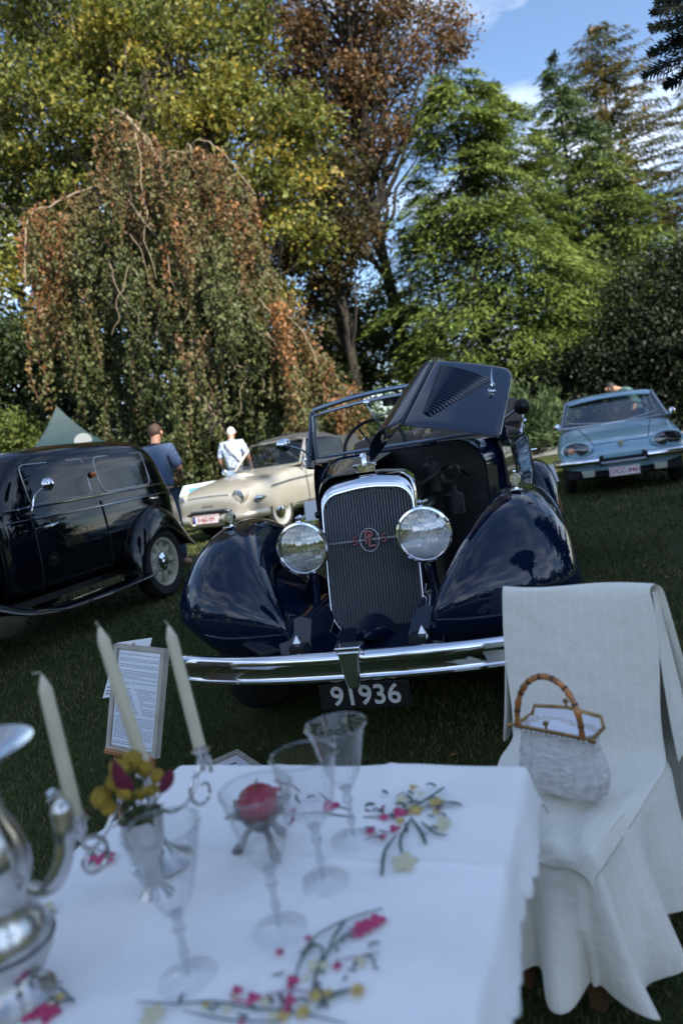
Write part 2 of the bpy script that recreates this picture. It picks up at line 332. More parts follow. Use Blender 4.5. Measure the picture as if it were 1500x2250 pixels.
# ---- radiator shell and grille
def rpt(x, z, dy=0): return (x, .17 * (z - .40) / .70 + dy, z)
def routline(hw, zt, zb, rc, n=7, cut=.07):
    """half-open outline (left bottom -> up -> top -> right bottom)"""
    L_ = [(-hw * .70, zb), (-hw * .96, zb + cut)]
    for i in range(5): L_.append((-hw, zb + cut + .03 + (zt - rc - zb - cut - .03) * i / 4))
    for i in range(1, n): a = math.pi / 2 * i / n; L_.append((-hw + rc * (1 - math.cos(a)), zt - rc + rc * math.sin(a)))
    for i in range(4): t = i / 3; L_.append((-(hw - rc) * (1 - t), zt + .012 * math.sin(t * math.pi / 2)))
    return L_ + [(-x, z) for x, z in L_[::-1][1:]]
gi = routline(.205, .998, .385, .08); go_ = routline(.225, 1.075, .365, .105)
gm = [((a[0] + b[0]) / 2 * 1.0, (a[1] + b[1]) / 2 + .012) for a, b in zip(gi, go_)]
m = MB(); m.grid([[rpt(x, z, .035) for x, z in gi], [rpt(x, z, .0) for x, z in gi], [rpt(x * 1.02, z + .002, -.006) for x, z in gi], [rpt(x, z, -.004) for x, z in gm], [rpt(x, z, .03) for x, z in go_], [rpt(x, z, .15) for x, z in go_]])
m.build('radiator_shell', CHROME, MC, sub=1)
GR = empty('grille'); GR.parent = MC
m = MB(); m.grid([[rpt(-.2, z, .045), rpt(.2, z, .045)] for z in (.39, .6, .8, .99)]); m.build('core', BLK, GR)
SLAT = pm('grille_slat', (.30, .315, .34), .40, metal=.3)
for i in range(31):
    x = -.199 + .398 * i / 30; ax = abs(x)
    zt = .998 - (.08 - math.sqrt(max(0, .08 ** 2 - max(0, ax - .125) ** 2))) + .012 * (1 - ax / .2); zb = .385 + max(0, ax - .14) * 1.2
    m = MB(); m.grid([[rpt(x + dx, z, dy) for dx, dy in ((-.0034, .03), (-.0032, .008), (0, .0), (.0032, .008), (.0034, .03))] for z in (zb, zt)])
    m.build('slat', SLAT, GR)
m = MB(); m.box(rpt(0, .79, .0), (.39, .008, .008)); m.build('cross_bar', SLAT, GR)
EM = empty('emblem'); EM.parent = MC; EM.location = rpt(0, .79, -.012); EM.rotation_euler = (R(-13), 0, 0); EM.scale = (.88,) * 3
REDE = pm('red_enamel', (.22, .012, .014), .3, coat=.5)
MT = Matrix.Rotation(R(90), 4, 'X')
m = MB(); m.tube([(.049 * math.cos(a), 0, .058 * math.sin(a)) for a in np.linspace(0, 2 * math.pi, 33)[:-1]], .002, 8, closed=True); m.build('ring', STEEL, EM)
text('letter', 'P', .098, DARKM, EM, T(-.004, .001, .010) @ MT, bold=.0025); text('letter', 'P', .098, REDE, EM, T(-.004, -.003, .010) @ MT)
text('letter', 'L', .098, DARKM, EM, T(.012, .001, -.006) @ MT, bold=.0025); text('letter', 'L', .098, REDE, EM, T(.012, -.004, -.006) @ MT)
for sx in (-1, 1):
    text('letter', 'S', .062, DARKM, EM, T(sx * .075, .001, 0) @ MT, bold=.002); text('letter', 'S', .062, REDE, EM, T(sx * .075, -.003, 0) @ MT)
CP = empty('radiator_cap'); CP.parent = MC; CP.location = (0, .21, 1.085)
m = MB(); m.lathe([(.045, 0), (.045, .02), (.05, .022), (.05, .032), (.03, .036), (.016, .04), (.014, .055)], 20); m.build('cap_base', CHROME, CP)
m = MB(); m.tube([(-.055, 0, .032), (.055, 0, .032)], .008, 8); m.build('cap_bar', CHROME, CP)
m = MB(); m.lathe([(0, .052), (.014, .055), (.021, .07), (.014, .086), (0, .09)], 16); m.build('mascot', CHROME, CP)
# ---- closed left half of the hood and the cowl
def arch(hw, zt, zs, rc, y, n=9, half=None):
    P = [(-hw, zs), (-hw * 1.0, (zs + zt - rc) / 2), (-hw, zt - rc)]
    for i in range(1, n): a = math.pi / 2 * i / n; P.append((-hw + min(rc, hw) * (1 - math.cos(a)), zt - rc + rc * math.sin(a)))
    P += [(-(hw - min(rc, hw)) * (1 - t) if hw > rc else 0, zt) for t in (0, .5, 1)]
    return [(x, y, z) for x, z in P]
hs = [(.155, .228, 1.085, .10), (.35, .285, 1.105, .12), (.60, .355, 1.122, .14), (.85, .425, 1.138, .155), (1.03, .475, 1.148, .165)]
m = MB(); m.grid([arch(hw, zt, .62, rc, y) for y, hw, zt, rc in hs]); m.build('hood_half', NAVY, MC, sub=1, solid=.004)
for i in range(6):
    pass
for k in range(2):                                  # hood catches on the closed side
    m = MB(); m.lathe([(.012, 0), (.02, .01), (.02, .03), (.008, .036)], 12, T(-(.27 if k == 0 else .43), .25 + k * .55, .86 - .13 * (k == 0)) @ Matrix.Rotation(R(-90), 4, 'Y')); m.build('hood_catch', BLK, MC)
def full(P): return P + [(-x, y, z) for x, y, z in P[::-1][1:]]
cs = [(1.03, .475, 1.148, .165), (1.10, .50, 1.152, .17), (1.16, .525, 1.150, .165), (1.24, .56, 1.145, .13)]
m = MB(); m.grid([full(arch(hw, zt, .55, rc, y)) for y, hw, zt, rc in cs]); m.build('cowl', NAVY, MC, sub=1)
m = MB(); P = full(arch(.47, 1.143, .34, .16, 1.035)); m.add(P, [tuple(range(len(P)))]); m.build('firewall', DARKM, MC, smooth=False)
m = MB(); m.tube([p for p in full(arch(.474, 1.149, .5, .165, 1.03))], .006, 6); m.build('cowl_bead', NAVY, MC)
# ---- open hood half: top strip and louvred side panel, hinged up
HP = empty('raised_hood'); HP.parent = MC
fr = [(.015, .20, 1.10), (.022, .20, 1.17), (.045, .20, 1.222), (.085, .20, 1.256), (.13, .20, 1.268), (.186, .20, 1.266)]
bk = [(.175, 1.0, 1.40), (.172, 1.0, 1.50), (.182, 1.0, 1.556), (.205, 1.0, 1.59), (.235, 1.0, 1.602), (.276, 1.0, 1.597)]
m = MB(); m.grid([[tuple(Vector(a).lerp(Vector(b), t)) for a, b in zip(fr, bk)] for t in np.linspace(0, 1, 6)]); m.build('top_panel', NAVY, HP, sub=1, solid=.004)
A_, B_, C_, D_ = Vector((.190, .20, 1.266)), Vector((.612, .25, 1.146)), Vector((.280, 1.0, 1.597)), Vector((.690, 1.0, 1.478))
PN = (B_ - A_).cross(C_ - A_).normalized()
if PN.z < 0: PN = -PN
def hp(u, v, h=0.0):                                # u across, v along the raised side panel
    return A_.lerp(B_, u).lerp(C_.lerp(D_, u), v) + PN * (h + .02 * math.sin(math.pi * u) * .4)
NU, NV = 13, 13; rc = .10; rows = []
for j in range(NV):
    v = j / (NV - 1); row = []
    for i in range(NU):
        u = i / (NU - 1); uu = u
        if v > 1 - rc * 1.0:
            e = (v - (1 - rc)) / rc; uu = u * (1 - .09 * (1 - math.sqrt(max(0, 1 - e * e))))
        row.append(tuple(hp(uu, v)))
    rows.append(row)
SIDE = MB().grid(rows).build('side_panel', NAVY, HP, sub=1, solid=.005)
m = MB(); m.tube([tuple(hp(0, v, .003)) for v in np.linspace(0, 1, 8)], .006, 6); m.build('hinge', NAVY, HP)
NL = 21
for i in range(NL):                                 # slanted louvres in a triangle, longest towards the rear
    t = i / (NL - 1); q0 = Vector((.155 - .05 * t, .20 + .70 * t)); q1 = Vector((.27 + .515 * t, .155 + .585 * t)); m = MB(); rws = []
    for k in range(9):
        q = k / 8; p = q0.lerp(q1, q); s_ = math.sin(math.pi * q) ** .35
        rws.append([tuple(hp(p.x, p.y - .012, .0015)), tuple(hp(p.x, p.y - .009, .0015 + .009 * s_)), tuple(hp(p.x, p.y + .003, .0015 + .012 * s_)), tuple(hp(p.x, p.y + .012, .0015))])
    m.grid(rws); m.build('louvre', NAVY, SIDE)
c0 = hp(.80, .58, .0); HD = empty('hood_handle'); HD.parent = HP
m = MB(); m.lathe([(.021, 0), (.02, .007), (.009, .012), (.008, .028), (.012, .034), (.008, .042), (0, .044)], 16, T(*c0) @ PN.to_track_quat('Z', 'Y').to_matrix().to_4x4()); m.build('handle_boss', CHROME, HD)
m = MB(); p0 = c0 + PN * .034; m.tube([p0, p0 + Vector((.0, .06, .06)), p0 + Vector((.004, .085, .085))], [.006, .005, .004], 8); m.build('handle_lever', CHROME, HD)
# ---- engine bay, seen in the shade under the raised panel
EN = empty('engine'); EN.parent = MC
ENG = pm('engine_grey', (.03, .031, .033), .5, metal=.5, var=.5, vscale=15, bump=.4, bscale=40)
m = MB(); m.box((0, .58, .62), (.2, .72, .42)); m.box((.02, .58, .87), (.16, .68, .1)); m.build('engine_block', ENG, EN, bevel=.015)
for i in range(6):
    m = MB(); m.lathe([(.012, 0), (.012, .05), (.018, .055), (.008, .08)], 10, T(.0, .28 + i * .12, .92)); m.build('spark_plug', STEEL, EN)
m = MB(); m.tube(crv([(.13, .3, .84), (.19, .45, .86), (.2, .7, .86), (.17, .9, .84)], 14), .03, 12); m.build('manifold', DARKM, EN)
m = MB(); m.tube([(.32 + .048 * math.cos(a), .62, 1.0 + .048 * math.sin(a)) for a in np.linspace(0, 2 * math.pi, 25)[:-1]], .008, 8, closed=True); m.lathe([(.044, 0), (.044, .11)], 20, T(.32, .73, 1.0) @ RX90, cap=False); m.build('air_intake', ENG, EN)
m = MB(); m.lathe([(.05, 0), (.05, .10), (.02, .12), (.02, .15)], 18, T(.31, .75, .78)); m.build('carburettor', ENG, EN)
m = MB(); m.lathe([(.045, 0), (.045, .14), (.02, .16), (.02, .18), (.012, .19)], 16, T(.2, .85, .90)); m.build('reservoir', ENG, EN)
m = MB(); m.tube(crv([(.15, .3, .95), (.25, .5, 1.0), (.33, .8, 1.02), (.38, 1.0, .95)], 16), .010, 8); m.tube(crv([(.1, .25, .9), (.24, .4, .8), (.28, .7, .7)], 14), .014, 8); m.build('hose', BLK, EN)
m = MB(); m.box((.24, .35, .40), (.06, 1.5, .14)); m.build('frame_rail', DARKM, MC); m = MB(); m.box((-.24, .35, .40), (.06, 1.5, .14)); m.build('frame_rail', DARKM, MC)
m = MB(); m.grid([[(.205, y, .84), (.215, y, .6), (.22, y, .42)] for y in (.17, .5, 1.03)]); m.build('side_valance', BLK, MC)
m = MB(); m.box((0, .6, .30), (1.0, 1.4, .02)); m.build('undertray', BLK, MC)
# ---- headlights on posts
FLUTE = glassmat('fluted_lens', (.97, .97, .96), .30, .015)
t_ = FLUTE.node_tree; co_ = t_.nodes.new('ShaderNodeTexCoord'); wv = t_.nodes.new('ShaderNodeTexWave'); wv.inputs['Scale'].default_value = 13; wv.inputs['Distortion'].default_value = 1.5; wv.inputs['Detail Scale'].default_value = 3; wv.bands_direction = 'X'
bp_ = t_.nodes.new('ShaderNodeBump'); bp_.inputs['Strength'].default_value = .16; bp_.inputs['Distance'].default_value = .004
t_.links.new(co_.outputs['Object'], wv.inputs['Vector']); t_.links.new(wv.outputs['Fac'], bp_.inputs['Height'])
for n_ in t_.nodes:
    if n_.type == 'BSDF_GLOSSY': t_.links.new(bp_.outputs[0], n_.inputs['Normal'])
for sd in (-1, 1):
    H_ = empty('headlight'); H_.parent = MC; H_.location = (sd * .268, -.05, .805)
    m = MB(); m.lathe([(0, -.17), (.02, -.168), (.06, -.14), (.095, -.08), (.110, -.02), (.112, .0)], 40, RX90); m.build('bowl', NAVY if False else CHROME, H_)
    m = MB(); m.lathe([(.108, -.006), (.117, -.004), (.120, .006), (.117, .016), (.108, .018), (.106, .012)], 48, RX90, cap=False); m.build('rim', CHROME, H_)
    m = MB(); m.lathe([(0, -.10), (.02, -.097), (.045, -.082), (.07, -.055), (.09, -.025), (.107, .004)], 48, RX90, cap=False); m.build('reflector', REFL, H_, ang=180)
    m = MB(); m.lathe([(0, .046), (.02, .045), (.04, .041), (.06, .035), (.08, .027), (.098, .018), (.108, .012)], 48, RX90, cap=False); m.build('lens', FLUTE, H_, ang=180)
    m = MB(); m.lathe([(0, -.02), (.02, -.015), (.026, -.03), (.026, -.05), (.012, -.075), (.012, -.09)], 20, RX90); m.build('bulb_shield', CHROME, H_)
    m = MB(); m.tube([(0, -.004, .11), (0, .002, .128), (0, .03, .14)], [.012, .010, .008], 8); m.lathe([(.012, 0), (.014, .012), (.006, .02), (0, .022)], 10, T(0, .0, .124)); m.tube([(-.012, 0, .128), (.03 , .015, .138)], .007, 8); m.build('top_clamp', CHROME, H_)
    m = MB(); m.tube([(0, .01, -.11), (0, .01, -.128)], .006, 8); m.lathe([(0, -.012), (.006, -.008), (.006, 0), (0, .003)], 8, T(0, .01, -.128)); m.build('bottom_screw', CHROME, H_)
    m = MB(); m.tube(crv([(0, .07, -.10), (.0, .08, -.22), (sd * .03, .09, -.34), (sd * .06, .1, -.42)], 12), [.02] * 6 + [.024] * 3 + [.034] * 4, 12); m.build('post', NAVY, H_)
# ---- bumper, clamp, plate, dumb-iron covers
def bump_y(x): return -.455 + .13 * (abs(x) / .80) ** 2.6
prof = [(.012, .058), (.0, .064), (-.014, .060), (-.024, .048), (-.029, .030), (-.026, .022), (-.020, .016), (-.020, -.030), (-.022, -.040), (-.028, -.044), (-.028, -.054), (-.018, -.062), (.0, -.064), (.012, -.05)]
BRIGHT = pm('bright_aluminium', (.85, .86, .88), .4, metal=.4)
BUMPROWS = []
for x in np.linspace(-.80, .80, 41):
    e = 1 if abs(x) < .77 else .75
    BUMPROWS.append([(x, bump_y(x) + dy, .40 + dz * e * .9) for dy, dz in prof])
m = MB(); m.grid(BUMPROWS, closed=True); n_ = len(prof); m.f += [tuple(range(n_)), tuple(range(len(m.v) - 1, len(m.v) - n_ - 1, -1))]; BU = m.build('bumper', CHROME, MC, ang=50)
m = MB(); m.prism([(-.04, .085), (-.047, .075), (-.043, .062), (-.036, .02), (-.028, -.05), (-.018, -.075), (.018, -.075), (.028, -.05), (.036, .02), (.043, .062), (.047, .075), (.04, .085)], -.505, -.44, 'y', T(0, 0, .40)); m.build('clamp_body', CHROME, BU, bevel=.008)
m = MB(); m.box((0, -.475, .478), (.098, .075, .016)); m.build('clamp_cap', CHROME, BU, bevel=.004)
m = MB(); m.box((0, -.475, .462), (.088, .072, .006)); m.build('clamp_band', CHROME, BU, bevel=.002)
for sd in (-1, 1):
    m = MB(); m.tube([(sd * .27, -.42, .40), (sd * .26, -.2, .42), (sd * .25, .05, .42)], .022, 8); m.build('bumper_arm', DARKM, BU)
    m = MB(); o_ = [(.195, .36), (.20, .47), (.215, .535), (.26, .55), (.315, .54), (.335, .47), (.33, .36)]
    m.grid([[(sd * x, y + .10 * (z > .5), z) for x, z in o_] for y in (-.335, -.31, -.12, .08)]); m.add([(sd * x, -.335 + .10 * (z > .5), z) for x, z in o_], [tuple(range(len(o_)))]); DI = m.build('dumb_iron_cover', NAVY, MC, bevel=.008, ang=60)
    m = MB(); m.add([(0, .010, .042), (-.021, -.002, 0), (0, -.012, -.042), (.021, -.002, 0), (0, .020, .042), (-.021, .012, 0), (0, .004, -.042), (.021, .012, 0), (0, -.006, .004)],
                    [(8, 0, 1), (8, 1, 2), (8, 2, 3), (8, 3, 0), (0, 4, 5, 1), (1, 5, 6, 2), (2, 6, 7, 3), (3, 7, 4, 0)], T(sd * .255, -.350, .458)); m.build('diamond_badge', BRIGHT, DI, smooth=False)
m = MB(); rows = []
for t in np.linspace(0, 1, 9):                       # rounded apron bulge under the grille
    a = t * math.pi / 2; rows.append([(.105 * math.cos(b) * math.cos(a * .9), -.04 - .20 * math.sin(a) * (.35 + .65 * math.sin(b)), .36 + (.13 - .05 * t) * math.sin(b)) for b in np.linspace(0, math.pi, 13)])
m.grid(rows); m.build('crank_cover', NAVY, MC, sub=1)
m = MB(); m.grid([[(x, y, z) for x in np.linspace(-.22, .22, 7)] for y, z in ((.03, .42), (-.08, .41), (-.2, .385), (-.3, .35), (-.31, .30))]); m.build('front_apron', NAVY, MC, sub=1)
PL = empty('number_plate'); PL.parent = MC; PL.location = (.012, -.42, .265); PL.rotation_euler = (R(6), 0, 0)
m = MB(); m.box((0, .006, 0), (.36, .006, .105)); m.build('plate_board', pm('plate_black', (.012, .012, .013), .5, var=.3), PL, bevel=.002)
text('plate_number', '91936', .112, pm('plate_white', (.62, .62, .60), .5), PL, T(.005, -.001, 0) @ MT, bold=.0015, space=1.0)
m = MB(); m.box((0, .1, .27), (.3, .16, .01)); m.build('plate_bracket', DARKM, MC)
# ---- windscreen
WS = empty('windscreen'); WS.parent = MC
def wsp(x, s, rake=.10):                             # s 0 base .. 1 top
    return (x * (1 - .05 * s), 1.15 + .17 * (1 - (x / .56) ** 2) * -.25 + rake * s + .06, 1.14 + s * (.315 + .045 * (1 - (x / .56) ** 2)))
FRM = pm('blue_grey_frame', (.20, .25, .32), .25, metal=.6, coat=.5)
xs = np.linspace(-.56, .56, 17)
pth = [wsp(-.56, s) for s in np.linspace(0, .93, 6)] + [wsp(x, 1.0) for x in xs] + [wsp(.56, s) for s in np.linspace(.93, 0, 6)]
m = MB(); m.tube(pth, .015, 8); m.build('outer_hoop', FRM, WS)
for sd in (-1, 1):
    m = MB(); m.tube([wsp(sd * .575, -.1), wsp(sd * .57, .45), wsp(sd * .565, .96)], [.03, .026, .02], 8); m.build('post', NAVY, WS)
fp = [wsp(-.535, .08, .0), wsp(-.535, .45, .0), wsp(-.53, .86, .0)] + [wsp(x * .94, .87, .0) for x in xs[1:-1]] + [wsp(.53, .86, .0), wsp(.535, .45, .0), wsp(.535, .08, .0)] + [wsp(x * .94, .08, .0) for x in xs[::-1][1:-1]]
m = MB(); m.tube(fp, .011, 8, closed=True); m.build('glass_frame', FRM, WS)
m = MB(); m.grid([[wsp(x * .945, s, .0) for x in xs] for s in (.08, .35, .6, .86)]); m.build('pane', GLASS, WS)
m = MB(); m.lathe([(.02, 0), (.02, .012), (.01, .02)], 12, T(*wsp(-.17, .84, .0)) @ RX90); m.tube([Vector(wsp(-.17, .80, -.03)), Vector(wsp(-.08, .3, -.04)), Vector(wsp(-.06, .16, -.04))], .005, 6); m.tube([wsp(-.15, .6, -.02), wsp(.05, .62, -.02)], .004, 6); m.build('wiper', CHROME, WS)
m = MB(); m.box(wsp(0, .8, .06), (.16, .02, .05)); m.build('inner_mirror', BLK, WS, bevel=.008)
for sd in (-1, 1):
    MR = empty('wing_mirror'); MR.parent = MC
    m = MB(); m.tube([(sd * .56, 1.19, 1.18), (sd * .60, 1.17, 1.225), (sd * .68, 1.13, 1.27)], .006, 8); m.build('mirror_arm', CHROME, MR)
    m = MB(); m.lathe([(0, .05), (.02, .045), (.038, .025), (.044, .0), (.044, -.006), (.041, -.008), (0, -.004)], 24, T(sd * .70, 1.13, 1.275) @ RX90); m.build('mirror_head', CHROME if sd < 0 else BLK, MR)
# ---- body tub, cockpit, folded roof, rear fenders
def side(y): return interp([1.2, 1.5, 2.2, 2.9, 3.4, 3.7, 3.85], [.555, .615, .675, .68, .63, .50, .30], y)
def topz(y): return interp([1.2, 1.5, 2.2, 2.9, 3.4, 3.7, 3.85], [1.135, 1.125, 1.11, 1.12, 1.09, .95, .75], y)
for sd in (-1, 1):
    rows = []
    for y in (1.2, 1.35, 1.5, 1.8, 2.2, 2.6, 2.9, 3.2, 3.4, 3.6, 3.75, 3.85):
        s, z = side(y), topz(y)
        rows.append([(sd * (s - .05), y, z - .03), (sd * (s - .02), y, z), (sd * s, y, z - .015), (sd * (s + .02), y, z - .12), (sd * (s + .03), y, .75), (sd * (s + .01), y, .5), (sd * (s - .05), y, .36)])
    m = MB(); m.grid(rows); m.build('body_side', NAVY, MC, sub=1)
    m = MB(); m.box((sd * .72, 1.9, .30), (.24, 1.5, .035)); m.build('running_board', BLK, MC, bevel=.01)
    for y in (1.42, 2.35):
        m = MB(); m.tube([(sd * (side(y) + .024), y, .62), (sd * (side(y) + .026), y, .85), (sd * (side(y) + .012), y, topz(y) - .02)], .004, 6); m.build('door_gap', BLK, MC)
    m = MB(); m.tube([(sd * .70, 2.22, .98), (sd * .735, 2.22, .98), (sd * .735, 2.32, .98)], .008, 8); m.build('door_handle', CHROME, MC)
    rst = [(2.55, .40, .70, .12, .14, .04, .04), (2.62, .62, .70, .14, .15, .12, .14), (2.78, .80, .70, .15, .16, .2, .24), (3.02, .87, .70, .15, .16, .22, .28), (3.28, .82, .69, .15, .16, .22, .28), (3.55, .62, .68, .14, .15, .18, .22), (3.75, .38, .67, .12, .13, .05, .06)]
    m = MB(); m.grid(fender_rows(dens(rst, 17), 13, sd)); m.build('rear_fender', NAVY, MC, sub=1, solid=.005)
m = MB(); m.grid([[(x, y, z + .04 * (1 - (x / w_) ** 2)) for x in np.linspace(-w_, w_, 9)] for y, w_, z in ((2.95, .62, 1.09), (3.2, .6, 1.08), (3.4, .58, 1.05), (3.6, .5, .96), (3.75, .38, .84), (3.85, .28, .72))]); m.build('rear_deck', NAVY, MC, sub=1)
m = MB(); m.box((0, 2.2, .42), (1.2, 2.2, .02)); m.build('floor_pan', BLK, MC)
m = MB(); m.grid([[(x, y, z) for x in np.linspace(-.54, .54, 7)] for y, z in ((1.2, 1.13), (1.32, 1.12), (1.36, 1.06), (1.36, .85))]); m.build('dashboard', LEATHD, MC)
for x in (-.30, .30):
    m = MB(); rows = [[(x + .24 * u, 2.10 + y + .03 * u * u, z - .03 * abs(u) ** 3) for u in np.linspace(-1, 1, 7)] for y, z in ((-.55, .72), (-.2, .70), (-.02, .74), (.05, 1.0), (.13, 1.24), (.17, 1.26), (.2, 1.2), (.2, .8))]
    m.grid(rows); m.build('seat', LEATH, MC, sub=1)
SWH = empty('steering_wheel'); SWH.parent = MC; SWH.location = (-.27, 1.66, 1.17); SWH.rotation_euler = (R(62), 0, 0)
m = MB(); m.tube([(.205 * math.cos(a), .205 * math.sin(a), 0) for a in np.linspace(0, 2 * math.pi, 41)[:-1]], .012, 8, closed=True); m.build('wheel_rim', BLK, SWH)
m = MB()
for k in range(4): a = k * math.pi / 2 + .6; m.tube([(0, 0, -.02), (.2 * math.cos(a), .2 * math.sin(a), 0)], .007, 6)
m.lathe([(.035, -.03), (.035, 0), (.02, .01)], 14); m.build('wheel_spokes', BLK, SWH)
m = MB(); m.tube([(-.27, 1.66, 1.17), (-.27, 1.35, 1.0)], .02, 8); m.build('steering_column', BLK, MC)
# folded soft top: stacked rolls of cloth over the rear deck
FT = empty('folded_roof'); FT.parent = MC
for k, (y, z, r, hw) in enumerate(((2.98, 1.17, .06, .60), (3.10, 1.21, .075, .61), (3.26, 1.20, .08, .62), (3.38, 1.13, .07, .63))):
    pts = [(x, y - .10 * (abs(x) / hw) ** 2 - .25 * max(0, abs(x) / hw - .8), z + .015 * math.sin(x * 9 + k) - .05 * (abs(x) / hw) ** 4) for x in np.linspace(-hw - .02, hw + .02, 25)]
    m = MB(); m.tube(pts, [r * (.9 + .12 * math.sin(i * 1.3 + k * 2)) * (.6 if i in (0, 24) else 1) for i in range(25)], 12, sq=.8); m.build('cloth_roll', LEATH, FT, sub=1)
m = MB(); m.grid([[(.42 + .22 * u, 2.86 + .06 * v + .05 * u, 1.18 + .20 * v - .10 * (u - .6) ** 2) for u in np.linspace(0, 1, 6)] for v in np.linspace(0, 1, 6)]); m.build('cloth_flap', LEATH, FT, solid=.03, sub=1)
for sd in (-1, 1):
    m = MB(); m.tube([(sd * .64, 2.45, 1.10), (sd * .66, 2.75, 1.20), (sd * .65, 3.15, 1.17)], .012, 8); m.tube([(sd * .66, 2.7, 1.13), (sd * .66, 3.1, 1.26)], .010, 8); m.lathe([(.02, -.02), (.02, .02)], 12, T(sd * .665, 2.82, 1.18) @ Matrix.Rotation(R(90), 4, 'Y')); m.build('roof_iron', CHROME, FT)
# ================================================================== black sedan (rear towards the trees)
AS = R(19.5); NS = Vector((math.cos(AS), -math.sin(AS), 0))
PS = Vector((-1.741, 6.593, 0)) - NS * .78
SD = thing('sedan_car', 'glossy black vintage four-door sedan with thin chrome waist lines and cream wheels', 'car', PS, -AS)
def rrect(a0, a1, b0, b1, r, n=5, skew=0.0):
    P = []
    for cx, cz, s in ((a1 - r, b1 - r, 0), (a0 + r, b1 - r, 90), (a0 + r, b0 + r, 180), (a1 - r, b0 + r, 270)):
        for i in range(n): q = R(s + 90 * i / (n - 1)); P.append((cx + r * math.cos(q), cz + r * math.sin(q)))
    return [(a + skew * (b - b0), b) for a, b in P]
SST = [(-1.52, .52, 1.04), (-1.44, .58, 1.09), (-1.30, .615, 1.36), (-1.18, .64, 1.48), (-.95, .665, 1.53), (-.4, .69, 1.545), (.1, .69, 1.54), (.36, .68, 1.525), (.52, .665, 1.47), (.62, .645, 1.34), (.68, .625, 1.16), (.74, .60, 1.03), (.86, .56, .93), (.98, .50, .76), (1.02, .44, .50)]
def shw(y): return interp([s[0] for s in SST], [s[1] for s in SST], y)
def ssec(y, hw, zt):
    k = (zt - 1.02) / .51
    U = [(hw - .06, .36), (hw - .01, .45), (hw + .01, .62), (hw + .005, .82), (hw - .012, .97)]
    if zt > 1.1: U += [(hw - .03, 1.04), (hw - .05, 1.02 + .18 * k), (hw - .075, 1.02 + .35 * k), (hw - .115, 1.02 + .44 * k), (hw - .22, 1.02 + .492 * k), (hw * .3, zt - .004), (0, zt)]
    else:
        top = zt; U = [(x, min(z, .36 + (z - .36) * (top - .36) / .68)) for x, z in U]; U += [(hw - .03, top - .05), (hw - .06, top - .035), (hw - .1, top - .025), (hw - .16, top - .015), (hw - .28, top - .008), (hw * .3, top - .002), (0, top)]
    P = [(x, y, z) for x, z in U]; return P + [(-x, y, z) for x, y, z in P[::-1][1:]]
m = MB(); rows = [ssec(*s) for s in SST]; m.grid(rows, closed=True); n_ = len(rows[0]); m.f += [tuple(range(n_)), tuple((len(rows) - 1) * n_ + i for i in range(n_))]
BODY = m.build('body', BLACKP, SD, sub=2, ang=180)
k = BODY.modifiers.new('h', 'SOLIDIFY'); k.thickness = .03; k.offset = -1
WIN = {'w1': rrect(-1.20, -.53, 1.065, 1.375, .045), 'w2': rrect(-.40, .34, 1.065, 1.375, .06)}
cut = []
for k_ in WIN: cut.append(MB().prism(WIN[k_], -1, 1, 'x').build('cutter', None))
cut.append(MB().prism(rrect(-.47, .47, 1.13, 1.42, .06), -1.8, -.9, 'y').build('cutter', None))
cut.append(MB().prism(rrect(-.36, .36, 1.15, 1.36, .06), .3, 1.1, 'y').build('cutter', None))
cut.append(MB().lathe([(.40, -.5), (.40, .5)], 32, T(.95, .16, .30) @ Matrix.Rotation(R(90), 4, 'Y')).build('cutter', None))
bake(BODY, cut)
